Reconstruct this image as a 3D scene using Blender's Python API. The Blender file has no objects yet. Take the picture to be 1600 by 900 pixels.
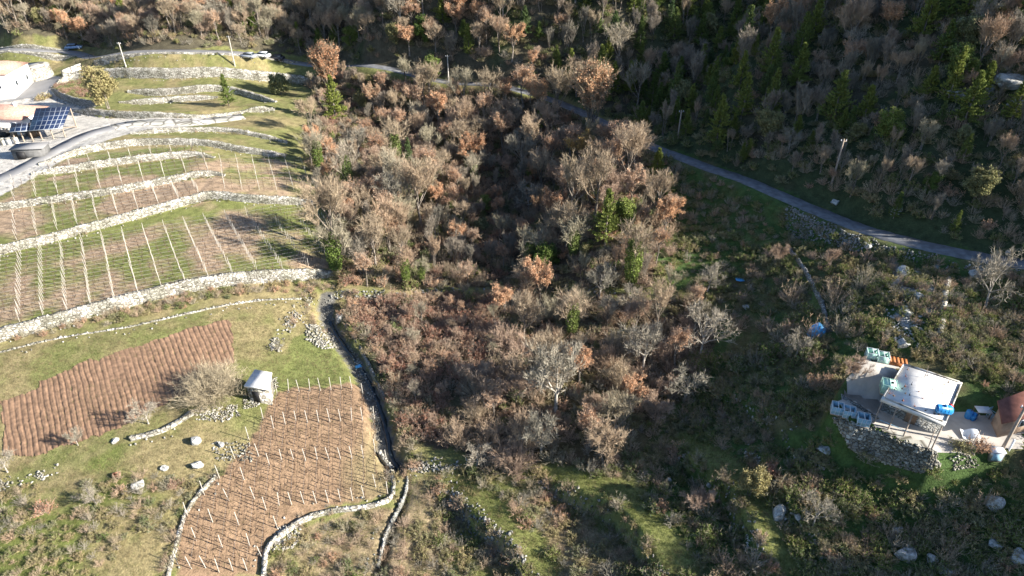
import bpy, math, random
import numpy as np
from mathutils import Vector, Matrix
random.seed(7); RNG = np.random.default_rng(11)
scn = bpy.context.scene
COL = scn.collection
# ------------------------------------------------------------------ camera, sky, sun, exposure
F = 1067.0; PITCH = math.radians(33.0); CAMZ = 60.0
cam = bpy.data.cameras.new('camera'); camo = bpy.data.objects.new('camera', cam); COL.objects.link(camo)
cam.sensor_width = 36.0; cam.lens = 36.0 * F / 1600.0; cam.clip_start = 1.0; cam.clip_end = 6000.0
camo.location = (0, 0, CAMZ); camo.rotation_euler = (math.pi / 2 - PITCH, 0, 0)
scn.camera = camo
SUN_EL = math.radians(25.0); SUN_AZ = math.atan2(0.967, -0.255)      # clockwise from +Y
w = bpy.data.worlds.new('World'); scn.world = w; w.use_nodes = True
nt = w.node_tree; bg = nt.nodes['Background']
sky = nt.nodes.new('ShaderNodeTexSky'); sky.sky_type = 'NISHITA'; sky.sun_disc = False
sky.sun_elevation = SUN_EL; sky.sun_rotation = SUN_AZ; sky.altitude = 300; sky.ozone_density = 3.5
nt.links.new(sky.outputs[0], bg.inputs[0]); bg.inputs[1].default_value = 0.068
sl = bpy.data.lights.new('sun', 'SUN'); sl.energy = 5.0; sl.angle = math.radians(0.5); sl.color = (1.0, 0.93, 0.82)
so = bpy.data.objects.new('sun', sl); COL.objects.link(so); so.location = (60, -20, 120)
sd = Vector((math.sin(SUN_AZ) * math.cos(SUN_EL), math.cos(SUN_AZ) * math.cos(SUN_EL), math.sin(SUN_EL)))
so.rotation_euler = sd.to_track_quat('Z', 'Y').to_euler()
scn.view_settings.view_transform = 'Standard'; scn.view_settings.look = 'None'
scn.view_settings.exposure = 1.65; scn.view_settings.gamma = 1.0; scn.view_settings.use_curve_mapping = False
scn.cycles.max_bounces = 4; scn.cycles.diffuse_bounces = 2; scn.cycles.transmission_bounces = 2

# ------------------------------------------------------------------ projection helpers
CP, SP = math.cos(PITCH), math.sin(PITCH)
def rays(px):
    px = np.atleast_2d(np.asarray(px, float))
    a = (px[:, 0] - 800) / F; b = (450 - px[:, 1]) / F
    return np.stack([a, CP + b * SP, -SP + b * CP], 1)
def un(px, py, z):
    d = rays([(px, py)])[0]; t = (z - CAMZ) / d[2]
    return np.array([d[0] * t, d[1] * t, z])
def proj(x, y, z):
    dz = z - CAMZ; fw = y * CP - dz * SP; up = y * SP + dz * CP
    fw = np.where(fw < 1, np.nan, fw)
    return 800 + F * x / fw, 450 - F * up / fw
def inpoly(px, py, poly):
    r = np.zeros(np.shape(px), bool); n = len(poly)
    with np.errstate(invalid='ignore', divide='ignore'):
        for i in range(n):
            x0, y0 = poly[i]; x1, y1 = poly[(i + 1) % n]
            if y0 == y1: continue
            c = ((y0 > py) != (y1 > py)) & (px < (x1 - x0) * (py - y0) / (y1 - y0) + x0)
            r ^= c
    return r
def vnoise(x, y, s, seed):
    g = np.random.default_rng(seed).random((256, 256))
    u = np.asarray(x) / s + 37.3; v = np.asarray(y) / s + 91.7
    iu = np.floor(u).astype(int); iv = np.floor(v).astype(int); fu = u - iu; fv = v - iv
    fu = fu * fu * (3 - 2 * fu); fv = fv * fv * (3 - 2 * fv)
    iu &= 255; iv &= 255; j = (iu + 1) & 255; k = (iv + 1) & 255
    return (g[iu, iv] * (1 - fu) + g[j, iv] * fu) * (1 - fv) + (g[iu, k] * (1 - fu) + g[j, k] * fu) * fv
def fbm(x, y, s, seed, o=3):
    return sum(vnoise(x, y, s / 2 ** i, seed + i) * 0.5 ** i for i in range(o)) / sum(0.5 ** i for i in range(o))

# ------------------------------------------------------------------ terrain heights
CTRL = [(0,880,-1),(250,880,-1),(500,880,-4),(420,700,0),(560,650,0),(600,700,-2),(500,500,0.5),(0,740,0),(200,600,2),(350,520,2.5),
 (0,620,2),(450,480,2.5),(0,450,5),(250,400,5.5),(450,380,5),(0,360,7),(300,310,7.5),(480,300,6),(0,300,8.5),(300,265,9),(470,240,7),
 (100,220,10),(400,200,9),(0,200,9),(200,180,10),(450,160,9),(0,130,9.5),(250,130,11),(400,120,11),(0,80,10.5),(150,80,12),(350,80,12.5),
 (480,100,11),(200,40,18),(400,40,20),(600,50,22),(0,0,24),(300,0,26),(600,0,28),(800,0,30),(540,105,12),(700,125,13),(800,140,14),
 (960,195,13),(1015,230,12.5),(1150,270,12),(1300,340,13),(1450,390,14.5),(1600,415,16),(560,400,2),(560,250,5),(560,160,9),(700,300,2.5),
 (700,200,6),(700,430,1.5),(850,330,.5),(850,200,8),(850,430,.5),(1000,330,8),(950,400,7),(1040,350,8),(940,260,12.5),(945,340,9.5),(780,400,.3),(600,600,-0.5),
 (700,560,0),(850,600,1),(850,480,1),(1000,600,1),(1000,480,3),(750,700,-2),(900,720,-1),(1000,720,0),(650,800,-3),(800,850,-2.5),
 (600,890,-4),(900,880,-1.5),(1000,850,0.5),(1150,880,2),(1100,760,2),(1100,640,1),(1100,540,3.5),(1150,450,6),(1250,880,3),(1250,700,5),
 (1300,640,10.5),(1280,520,10),(1250,400,11),(1350,450,13),(1450,450,14.5),(1450,520,13.6),(1540,520,14.2),(1600,560,13.2),(1600,700,11.3),
 (1500,740,9.5),(1400,712,8.6),(1400,800,4.5),(1550,800,7),(1400,890,4),(1600,890,6),(900,100,18),(950,0,31),(1000,150,13),(1080,200,13.5),
 (1080,100,19),(1100,0,30),(1200,0,37),(1200,250,17),(1190,160,18.5),(1260,150,23),(1250,50,31),(1400,0,37),(1400,100,30),(1400,200,24),(1400,300,18.5),(1600,0,41),(1600,100,33),
 (1600,200,27),(1600,300,21.5)]
XYZ = [(90,38,30),(72,43,22),(92,88,33.5),(85,60,26),(115,125,44),(62,28,17.5),(80,15,23),(150,60,52),(160,160,66),(160,250,70),(0,345,62),(-150,345,50),(160,345,85),  # unseen ridge and spur at the right, heights shaped for the shade they cast
 (-100,20,-4),(0,5,-8),(-220,50,-2),(-220,150,8),(40,8,0),(-220,260,20),(-230,345,45),(230,100,60),(230,300,90)]
cp = np.array([un(*c) for c in CTRL] + [np.array(c, float) for c in XYZ])
def tps(r2): return 0.5 * r2 * np.log(r2 + 1e-6)
def solve_tps():
    n = len(cp); X = cp[:, :2] / 50; r2 = ((X[:, None] - X[None]) ** 2).sum(2)
    K = tps(r2) + np.eye(n) * 0.02
    Pm = np.hstack([np.ones((n, 1)), X]); A = np.zeros((n + 3, n + 3)); A[:n, :n] = K; A[:n, n:] = Pm; A[n:, :n] = Pm.T
    return np.linalg.solve(A, np.concatenate([cp[:, 2], np.zeros(3)]))
WT = solve_tps()
X0, X1, Y0, Y1, ST = -230.0, 230.0, 5.0, 345.0, 0.5
gx = np.arange(X0, X1 + .01, ST); gy = np.arange(Y0, Y1 + .01, ST)
def base_grid():
    cx = np.arange(X0, X1 + 2.1, 2.0); cy = np.arange(Y0, Y1 + 2.1, 2.0)
    GX, GY = np.meshgrid(cx / 50, cy / 50, indexing='ij'); Z = WT[-3] + WT[-2] * GX + WT[-1] * GY
    for i in range(len(cp)):
        Z += WT[i] * tps((GX - cp[i, 0] / 50) ** 2 + (GY - cp[i, 1] / 50) ** 2)
    u = (gx - X0) / 2; v = (gy - Y0) / 2
    def cub(M, t, ax):
        i = np.clip(np.floor(t).astype(int), 1, M.shape[ax] - 3); f = t - i
        sh = [1, 1]; sh[ax] = -1; f = f.reshape(sh)
        a, b, c, d = (np.take(M, i + k, axis=ax) for k in (-1, 0, 1, 2))
        return b + 0.5 * f * (c - a + f * (2 * a - 5 * b + 4 * c - d + f * (3 * (b - c) + d - a)))
    return cub(cub(Z, u, 0), v, 1)
HG = base_grid()
GXX, GYY = np.meshgrid(gx, gy, indexing='ij')
HG += (fbm(GXX, GYY, 14, 5) - .5) * 1.3 * np.clip((GYY - 60) / 60 + .4, .3, 1) * np.where(GXX < -30, .35, 1)
def H(x, y):
    x = np.asarray(x, float); y = np.asarray(y, float)
    u = np.clip((x - X0) / ST, 0, len(gx) - 1.001); v = np.clip((y - Y0) / ST, 0, len(gy) - 1.001)
    i = u.astype(int); j = v.astype(int); fu = u - i; fv = v - j
    return (HG[i, j] * (1 - fu) + HG[i + 1, j] * fu) * (1 - fv) + (HG[i, j + 1] * (1 - fu) + HG[i + 1, j + 1] * fu) * fv
def hit(px):
    d = rays(px); out = np.full((len(d), 3), np.nan); done = np.zeros(len(d), bool); t = np.full(len(d), 28.0); prev = t.copy()
    for _ in range(900):
        p = d * t[:, None] + [0, 0, CAMZ]
        below = (p[:, 2] < H(p[:, 0], p[:, 1])) & ~done
        if below.any():
            lo = prev[below].copy(); hi = t[below].copy(); dd = d[below]
            for _ in range(12):
                m = (lo + hi) / 2; q = dd * m[:, None] + [0, 0, CAMZ]; b = q[:, 2] < H(q[:, 0], q[:, 1])
                hi = np.where(b, m, hi); lo = np.where(b, lo, m)
            out[below] = dd * hi[:, None] + [0, 0, CAMZ]; done |= below
        if done.all(): break
        prev = np.where(done, prev, t); t = np.where(done, t, t + 0.5)
    bad = ~done
    out[bad] = d[bad] * 330 + [0, 0, CAMZ]
    return out
def at(px, py): return hit([(px, py)])[0]
def resample(P, step):
    P = np.asarray(P, float); L = np.concatenate([[0], np.cumsum(np.linalg.norm(np.diff(P, axis=0), axis=1))])
    n = max(2, int(L[-1] / step) + 1); s = np.linspace(0, L[-1], n)
    return np.stack([np.interp(s, L, P[:, k]) for k in range(P.shape[1])], 1)
def smooth(P, it=2):
    P = np.asarray(P, float)
    for _ in range(it):
        Q = [P[0]]
        for a, b in zip(P[:-1], P[1:]): Q += [a * .75 + b * .25, a * .25 + b * .75]
        Q.append(P[-1]); P = np.array(Q)
    return P
def polydist(P, margin):
    """signed distance (+ on the left of travel), arc length, on the grid window round polyline P"""
    P = np.asarray(P)[:, :2]
    i0 = max(0, int((P[:, 0].min() - margin - X0) / ST)); i1 = min(len(gx), int((P[:, 0].max() + margin - X0) / ST) + 2)
    j0 = max(0, int((P[:, 1].min() - margin - Y0) / ST)); j1 = min(len(gy), int((P[:, 1].max() + margin - Y0) / ST) + 2)
    x = GXX[i0:i1, j0:j1]; y = GYY[i0:i1, j0:j1]; best = np.full(x.shape, 1e9); sg = np.ones(x.shape); arc = np.zeros(x.shape); L = 0
    for a, b in zip(P[:-1], P[1:]):
        e = b - a; l = np.hypot(*e)
        if l < 1e-6: continue
        t = np.clip(((x - a[0]) * e[0] + (y - a[1]) * e[1]) / l ** 2, 0, 1)
        dx = x - a[0] - t * e[0]; dy = y - a[1] - t * e[1]; d = np.hypot(dx, dy); m = d < best
        best = np.where(m, d, best); sg = np.where(m, np.sign(e[0] * dy - e[1] * dx), sg); arc = np.where(m, L + t * l, arc); L += l
    return (slice(i0, i1), slice(j0, j1)), best, sg, arc, L

# terrace and field walls: (key, pixel line left to right with the high side beyond, step height, reach, thickness, label)
WALLS = [
 ('w1', [(-60,541),(0,524),(100,497),(200,470),(300,445),(400,433),(460,431),(520,428)], 1.6, 7, .9, 'longest pale terrace wall, wide and sunlit, between the lowest vineyard and the hedge above the ploughed field'),
 ('w2', [(-60,408),(0,392),(82,372),(160,350),(265,322),(300,311),(332,304),(400,314),(500,317)], 1.15, 6, .7, 'thin white terrace wall along the top of the widest vineyard, its right end in shade'),
 ('w3', [(-60,334),(0,325),(87,312),(175,300),(250,285),(330,271),(352,276)], 1.0, 5, .6, 'low broken terrace wall with gaps, second above the widest vineyard'),
 ('w4', [(50,273),(125,261),(225,247),(305,240),(335,246)], 1.15, 5, .6, 'bright terrace wall with a short dark return at its right end, third above the widest vineyard'),
 ('w5', [(60,258),(110,242),(160,230),(230,222),(300,223),(345,228),(400,238),(447,244)], 1.2, 5, .7, 'long curved terrace wall below the village road, dark grey on its right half'),
 ('w6', [(205,211),(260,205),(343,203),(400,212),(450,224)], 0.9, 4, .6, 'low stone wall of separate boulders just below the road by the vineyard'),
 ('w7', [(115,172),(190,181),(300,183),(345,179),(405,171),(430,172)], 1.6, 4, .7, 'retaining wall with a dark opening along the upper side of the village road'),
 ('w8', [(187,161),(275,153),(340,151)], 1.3, 4, .6, 'short terrace wall left of the cone shaped evergreen'),
 ('w9', [(200,143),(270,145),(350,136),(385,146),(432,160)], 1.5, 4, .7, 'terrace wall running behind the cone shaped evergreen into a shaded corner'),
 ('w10', [(82,138),(105,124),(130,117),(250,118),(350,113),(400,118),(460,121),(492,130)], 2.2, 4, .7, 'tall pale terrace wall behind the garden shrubs'),
 ('w11', [(150,104),(210,100),(300,97),(345,95),(400,101),(465,104)], 1.9, 4, .7, 'highest terrace wall carrying the upper road, with coping stones'),
 ('w12', [(-30,74),(0,71),(60,70),(105,75)], 1.8, 4, .7, 'bright roadside wall at the top left below the wood'),
 ('w13', [(-20,94),(60,90),(120,92)], 1.6, 4, .7, 'white retaining wall under the road with the blue car'),
 ('wg', [(82,141),(100,153),(125,161),(160,166)], 1.8, 3, .6, 'curved grey wall in shade below the garden shrubs'),
 ('wa', [(690,765),(712,787),(745,822),(775,845),(800,868),(830,905)], 2.6, 6, .7, 'tumbled stone terrace edge running down to the right of the thin field path'),
 ('wb', [(845,757),(907,788),(950,792),(985,830),(1017,875),(1045,905)], 3.0, 6, .6, 'overgrown terrace edge in the middle of the bottom slope'),
 ('wc', [(1045,700),(1100,747),(1135,775),(1162,825),(1195,880)], 3.0, 6, .6, 'grassy terrace edge with a few pale stones left of the large white boulder'),
 ('wd', [(1105,600),(1175,645),(1235,700),(1285,765)], 1.8, 5, .6, 'mossy terrace edge across the shaded scrub below the footpath'),
 ('we', [(1165,700),(1215,775),(1250,830),(1300,885)], 1.5, 4, .6, 'short overgrown terrace edge between the two large boulders'),
 ('wr', [(1232,338),(1262,358),(1300,372),(1370,392),(1440,410),(1500,422),(1600,430)], 1.0, 4, .7, 'rough grey retaining wall under the lower side of the country road'),
 ('wm', [(520,460),(600,461),(700,458),(780,458),(860,455),(960,459)], 0.9, 3, .5, 'thin pale wall along the foot of the wood'),
]
FREE = [
 ('f12', [(-10,548),(60,530),(110,520),(190,510),(250,497),(330,478),(400,466),(470,464)], .05, .3, 'line of small pale stones between the hedge and the ploughed field'),
 ('f13', [(-20,765),(0,760),(50,745),(90,734)], .2, .6, 'low tumbled wall at the left edge under the ploughed field'),
 ('f13b', [(205,686),(250,676),(275,662),(302,645)], .25, .6, 'low tumbled wall below the bushy coppice'),
 ('f14', [(262,905),(275,850),(290,800),(312,770),(338,745)], .2, .35, 'narrow white wall along the left edge of the brown vineyard'),
 ('f15', [(612,733),(617,770),(606,785),(560,796),(520,798),(475,812),(445,833),(415,856),(413,900)], .3, .45, 'grey wall curving round the foot of the brown vineyard'),
 ('f16', [(486,462),(470,480),(455,505),(440,520),(425,545)], .1, .5, 'broken white stone bank beside the top of the green meadow'),
 ('f17', [(540,505),(560,535),(575,563),(588,590),(600,615)], -.25, .3, 'thin stone wall along the right side of the sunken stream lane'),
 ('f18', [(592,700),(600,712),(612,722)], .2, .4, 'short pale wall at the lower end of the sunken lane'),
 ('f19', [(636,745),(636,765),(625,790),(608,820),(598,850),(590,882)], .1, .25, 'thin dry wall beside the narrow field path'),
 ('fr1', [(1482,436),(1476,460),(1472,490),(1468,525)], .4, .6, 'upright line of white stones above the flat roofed house'),
 ('fr3', [(1230,386),(1250,410),(1262,430),(1285,475),(1294,520)], .1, .3, 'mossy stone edging of the footpath above the blue tarpaulin'),
 ('f20', [(640,732),(700,730),(740,722),(800,716)], -.1, .5, 'scattered pale wall right of the small stone bridge'),
]
wall_xy = {}
for k, px, h, L, th, lab in WALLS: wall_xy[k] = smooth(hit(px)[:, :2], 2)
for k, px, h, th, lab in FREE: wall_xy[k] = smooth(hit(px)[:, :2], 2)
ROADS = [
 ('country_road', [(520,100),(560,108),(640,117),(700,128),(800,140),(862,153),(920,178),(960,197),(1015,231),(1080,250),(1150,275),(1200,297),(1250,320),(1300,343),(1350,362),(1420,382),(1500,399),(1600,415),(1720,432)], 3.0, 'asphalt'),
 ('village_road', [(-60,302),(0,279),(50,256),(107,225),(140,209),(176,199)], 3.2, 'asphalt2'),
 ('concrete_road', [(176,199),(215,191),(300,189),(345,185),(380,180)], 4.2, 'concrete_pale'),
 ('upper_road', [(-60,84),(0,80),(60,80),(118,80),(150,92),(220,90),(300,87),(345,86),(400,91),(440,94),(520,100)], 3.4, 'asphalt2'),
]
road_xy = {r[0]: smooth(hit(r[1])[:, :2], 2) for r in ROADS}
lane_px = [(512,462),(506,480),(514,500),(533,530),(556,560),(574,592),(590,632),(600,670),(603,700),(618,722)]
lane_xy = smooth(hit(lane_px)[:, :2], 2)
path_px = [(1040,352),(1080,356),(1120,362),(1200,378),(1235,386),(1255,425),(1278,475),(1290,520)]
path_xy = smooth(hit(path_px)[:, :2], 2)
ditch_xy = smooth(hit([(640,745),(636,775),(622,800),(610,825),(602,850),(590,890)])[:, :2], 2)
# flat yards (pixel polygon, level)
YARD_LOW = [(1300,640),(1322,618),(1378,630),(1385,620),(1480,640),(1600,650),(1600,702),(1500,708),(1462,712),(1400,690),(1362,672),(1335,668)]
YARD_UP = [(1320,598),(1345,560),(1400,566),(1420,574),(1392,606),(1381,627)]
ZLOW, ZUP = 11.9, 14.5
def flat(poly, z, soft=1.6):
    P = np.array([un(px, py, z)[:2] for px, py in poly]); P = np.vstack([P, P[:1]])
    win, d, sg, arc, L = polydist(P, soft + 1)
    ins = inpoly(GXX[win], GYY[win], [tuple(q) for q in P[:-1]])
    wgt = np.where(ins, 1, np.clip(1 - d / soft, 0, 1)); HG[win] = HG[win] * (1 - wgt) + z * wgt
flat(YARD_UP, ZUP, 1.0); flat(YARD_LOW, ZLOW, .6)
def apply_wall(P, h, L):
    win, d, sg, arc, tot = polydist(P, 4 * L)
    fe = min(4.0, tot / 3); fade = np.clip(arc / fe, 0, 1) * np.clip((tot - arc) / fe, 0, 1)
    HG[win] += np.tanh(sg * d / 0.22) * h / 2 * np.exp(-d / L) * fade
for k, px, h, L, th, lab in WALLS: apply_wall(wall_xy[k], h, L)
def carve(P, hw, depth, soft):
    win, d, sg, arc, tot = polydist(P, hw + soft + 1)
    fade = np.clip(arc / 5, 0, 1); w_ = np.clip((hw + soft - d) / soft, 0, 1); w_ = w_ * w_ * (3 - 2 * w_)
    HG[win] -= depth * w_ * fade
carve(lane_xy, .9, 1.4, 1.2); carve(ditch_xy, .25, .7, .5)
road_z = {}
for r in ROADS:
    P = resample(road_xy[r[0]], 1.0); z = H(P[:, 0], P[:, 1]); k = np.ones(15) / 15
    z = np.convolve(np.pad(z, 7, 'edge'), k, 'valid'); road_xy[r[0]] = P; road_z[r[0]] = z
    win, d, sg, arc, tot = polydist(P, r[2] / 2 + 4)
    zz = np.interp(arc, np.linspace(0, tot, len(z)), z); ww = np.clip(1 - (d - r[2] / 2 - .6) / 2.2, 0, 1)
    HG[win] = HG[win] * (1 - ww) + zz * ww

# ------------------------------------------------------------------ materials
MATS = {}
def newmat(name, rough=.9):
    m = bpy.data.materials.new(name); m.use_nodes = True; b = m.node_tree.nodes['Principled BSDF']
    b.inputs['Roughness'].default_value = rough; b.inputs['Specular IOR Level'].default_value = .15
    MATS[name] = m; return m, m.node_tree.nodes, m.node_tree.links, b
def ramp(n, stops):
    r = n.new('ShaderNodeValToRGB'); cr = r.color_ramp
    while len(cr.elements) < len(stops): cr.elements.new(.5)
    for e, (p, c) in zip(cr.elements, stops): e.position = p; e.color = (*c, 1)
    return r
def plain(name, col, rough=.7, metal=0, var=.25, scale=1.5, spec=.3):
    m, n, l, b = newmat(name, rough); b.inputs['Metallic'].default_value = metal; b.inputs['Specular IOR Level'].default_value = spec
    tc = n.new('ShaderNodeTexCoord'); no = n.new('ShaderNodeTexNoise'); no.inputs['Scale'].default_value = scale; no.inputs['Detail'].default_value = 5
    l.new(tc.outputs['Object'], no.inputs['Vector'])
    r = ramp(n, [(.3, tuple(c * (1 - var) for c in col)), (.7, tuple(min(1, c * (1 + var)) for c in col))])
    l.new(no.outputs[0], r.inputs[0]); l.new(r.outputs[0], b.inputs['Base Color']); return m
def plant_mat(name, stops, nscale=1.2, amp=.45, trans=0.0, inst=True):
    m, n, l, b = newmat(name, .85); b.inputs['Specular IOR Level'].default_value = .05
    oi = n.new('ShaderNodeObjectInfo'); r = ramp(n, stops); l.new(oi.outputs['Random'], r.inputs[0])
    tc = n.new('ShaderNodeTexCoord'); no = n.new('ShaderNodeTexNoise'); no.inputs['Scale'].default_value = nscale; no.inputs['Detail'].default_value = 3
    l.new(tc.outputs['Object'], no.inputs['Vector'])
    mr = n.new('ShaderNodeMapRange'); mr.inputs[1].default_value = .3; mr.inputs[2].default_value = .7
    mr.inputs[3].default_value = 1 - amp; mr.inputs[4].default_value = 1 + amp; l.new(no.outputs[0], mr.inputs[0])
    mu = n.new('ShaderNodeVectorMath'); mu.operation = 'SCALE'; l.new(r.outputs[0], mu.inputs[0]); l.new(mr.outputs[0], mu.inputs['Scale'])
    l.new(mu.outputs[0], b.inputs['Base Color'])
    if trans:
        t = n.new('ShaderNodeBsdfTranslucent'); l.new(mu.outputs[0], t.inputs[0]); mx = n.new('ShaderNodeMixShader'); mx.inputs[0].default_value = trans
        l.new(b.outputs[0], mx.inputs[1]); l.new(t.outputs[0], mx.inputs[2]); l.new(mx.outputs[0], n['Material Output'].inputs[0])
    return m
plant_mat('twig', [(0, (.30, .245, .175)), (.3, (.40, .315, .225)), (.55, (.42, .30, .21)), (.8, (.33, .30, .21)), (1, (.37, .32, .25))], amp=.3)
plant_mat('twig_pink', [(0, (.34, .255, .19)), (.5, (.41, .30, .225)), (1, (.37, .295, .225))], amp=.3)
plant_mat('twig_grey', [(0, (.27, .25, .20)), (1, (.35, .31, .25))], amp=.3)
plant_mat('twig_dark', [(0, (.20, .185, .15)), (.5, (.27, .24, .195)), (1, (.30, .25, .20))], amp=.3)
plant_mat('leaf_gold', [(0, (.50, .33, .12)), (1, (.58, .38, .14))], 1.5, .35, .25)
plant_mat('bark', [(0, (.13, .11, .09)), (1, (.23, .20, .17))], 3)
plant_mat('bark_pale', [(0, (.24, .22, .19)), (1, (.34, .31, .27))], 3)
plant_mat('leaf_brown', [(0, (.48, .27, .16)), (.4, (.56, .34, .21)), (.7, (.55, .33, .19)), (1, (.55, .38, .27))], 1.5, .35, .25)
plant_mat('leaf_rust', [(0, (.27, .125, .085)), (.5, (.33, .165, .115)), (1, (.32, .21, .15))], 1.5, .35, .2)
plant_mat('needle', [(0, (.10, .15, .05)), (.5, (.21, .24, .06)), (1, (.09, .14, .065))], 2, .35, .2)
plant_mat('leaf_green', [(0, (.11, .165, .045)), (.5, (.18, .22, .06)), (1, (.12, .16, .06))], 1.8, .4, .2)
plant_mat('leaf_olive', [(0, (.22, .215, .10)), (.5, (.30, .26, .125)), (1, (.20, .215, .11))], 1.8, .4, .15)
plant_mat('grass_green', [(0, (.085, .125, .030)), (.5, (.13, .16, .045)), (1, (.17, .175, .06))], .5, .3, .2)
plant_mat('grass_dry', [(0, (.22, .18, .095)), (.5, (.28, .225, .13)), (1, (.20, .19, .085))], .5, .3, .2)
plant_mat('flower_yellow', [(0, (.5, .35, .05)), (1, (.45, .38, .08))], 2, .3, .2)

def stone_mat(name, c1, c2, scale=2.6, bump=.5):
    m, n, l, b = newmat(name, .9)
    tc = n.new('ShaderNodeTexCoord'); vo = n.new('ShaderNodeTexVoronoi'); vo.inputs['Scale'].default_value = scale; vo.inputs['Randomness'].default_value = .9
    ve = n.new('ShaderNodeTexVoronoi'); ve.feature = 'DISTANCE_TO_EDGE'; ve.inputs['Scale'].default_value = scale; ve.inputs['Randomness'].default_value = .9
    mp = n.new('ShaderNodeMapping'); mp.inputs['Scale'].default_value = (1, 1, 1.6); l.new(tc.outputs['Object'], mp.inputs[0])
    for v in (vo, ve): l.new(mp.outputs[0], v.inputs['Vector'])
    sx = n.new('ShaderNodeSeparateColor'); l.new(vo.outputs['Color'], sx.inputs[0])
    r = ramp(n, [(0, c1), (1, c2)]); l.new(sx.outputs[0], r.inputs[0])
    no = n.new('ShaderNodeTexNoise'); no.inputs['Scale'].default_value = .35; no.inputs['Detail'].default_value = 6; l.new(tc.outputs['Object'], no.inputs['Vector'])
    r2 = ramp(n, [(.35, (.55, .56, .5)), (.6, (1, 1, 1))]); l.new(no.outputs[0], r2.inputs[0])
    mu = n.new('ShaderNodeMix'); mu.data_type = 'RGBA'; mu.blend_type = 'MULTIPLY'; mu.inputs[0].default_value = .8
    l.new(r.outputs[0], mu.inputs[6]); l.new(r2.outputs[0], mu.inputs[7])
    er = ramp(n, [(0, (.25, .23, .20)), (.12, (1, 1, 1))]); l.new(ve.outputs[0], er.inputs[0])
    m2 = n.new('ShaderNodeMix'); m2.data_type = 'RGBA'; m2.blend_type = 'MULTIPLY'; m2.inputs[0].default_value = 1
    l.new(mu.outputs[2], m2.inputs[6]); l.new(er.outputs[0], m2.inputs[7]); l.new(m2.outputs[2], b.inputs['Base Color'])
    bp = n.new('ShaderNodeBump'); bp.inputs['Strength'].default_value = bump; bp.inputs['Distance'].default_value = .12
    e2 = ramp(n, [(0, (0, 0, 0)), (.2, (1, 1, 1))]); l.new(ve.outputs[0], e2.inputs[0]); l.new(e2.outputs[0], bp.inputs['Height']); l.new(bp.outputs[0], b.inputs['Normal'])
    return m
stone_mat('stone', (.24, .225, .19), (.60, .58, .53), 2.0)
stone_mat('stone_grey', (.22, .22, .21), (.42, .42, .40))
m, n, l, b = newmat('rock', .9)
tc = n.new('ShaderNodeTexCoord'); no = n.new('ShaderNodeTexNoise'); no.inputs['Scale'].default_value = 2.2; no.inputs['Detail'].default_value = 9; no.inputs['Roughness'].default_value = .7; l.new(tc.outputs['Object'], no.inputs['Vector'])
r = ramp(n, [(.32, (.10, .10, .09)), (.44, (.30, .30, .28)), (.55, (.50, .50, .48)), (.75, (.60, .59, .56))]); l.new(no.outputs[0], r.inputs[0]); l.new(r.outputs[0], b.inputs['Base Color'])
bp = n.new('ShaderNodeBump'); bp.inputs['Strength'].default_value = .9; bp.inputs['Distance'].default_value = .25; l.new(no.outputs[0], bp.inputs['Height']); l.new(bp.outputs[0], b.inputs['Normal'])
stone_mat('concrete_pale', (.50, .485, .46), (.56, .545, .52), .4, .05)
plain('concrete', (.42, .39, .35), .85, var=.2, scale=.8); plain('concrete_roof', (.72, .70, .67), .8, var=.16, scale=1.4)
plain('asphalt', (.15, .155, .165), .8, var=.35, scale=1.1); plain('asphalt2', (.20, .20, .205), .75, var=.12, scale=.3)
plain('post_pale', (.40, .375, .33), .8); plain('wood', (.22, .15, .10), .8, scale=4); plain('wood_pale', (.31, .25, .20), .8, scale=4)
plain('wire', (.32, .30, .28), .6); plain('plaster_white', (.72, .71, .68), .8, var=.06); plain('tile_roof', (.40, .24, .19), .8, var=.3, scale=3)
plain('rust_roof', (.22, .09, .065), .8, var=.25, scale=2); plain('plaster_ochre', (.36, .25, .17), .85); plain('blue_plastic', (.02, .20, .50), .35, var=.15, spec=.5)
plain('blue_pale', (.30, .50, .62), .6, var=.15); plain('mint', (.38, .60, .52), .6, var=.1); plain('dark', (.02, .02, .022), .6); plain('orange_wood', (.36, .13, .04), .7)
plain('red_plastic', (.6, .04, .03), .4); plain('white_plastic', (.68, .72, .76), .5, var=.08); plain('soil', (.20, .125, .08), .95, var=.35, scale=1.6)
plain('glass_dark', (.03, .04, .05), .15, var=.1, spec=.6); plain('car_silver', (.45, .48, .52), .3, .4, .05); plain('car_blue', (.25, .36, .52), .3, .3, .05)
plain('car_white', (.7, .72, .74), .3, 0, .05); plain('car_dark', (.05, .05, .06), .3, .3, .1); plain('rubber', (.03, .03, .03), .8); plain('metal', (.4, .4, .4), .4, .7)
plain('water', (.03, .04, .045), .08, var=.3, spec=.6); plain('vine', (.10, .065, .045), .9)
# solar panels: cells and frames
m, n, l, b = newmat('solar', .25); b.inputs['Specular IOR Level'].default_value = .5
tc = n.new('ShaderNodeTexCoord'); br = n.new('ShaderNodeTexBrick'); br.offset = 0; br.inputs['Scale'].default_value = 1
br.inputs['Brick Width'].default_value = 1.0; br.inputs['Row Height'].default_value = 1.65; br.inputs['Mortar Size'].default_value = .05
br.inputs['Color1'].default_value = (.012, .022, .055, 1); br.inputs['Color2'].default_value = (.018, .032, .08, 1); br.inputs['Mortar'].default_value = (.35, .38, .42, 1)
l.new(tc.outputs['UV'], br.inputs['Vector']); l.new(br.outputs[0], b.inputs['Base Color'])
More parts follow.
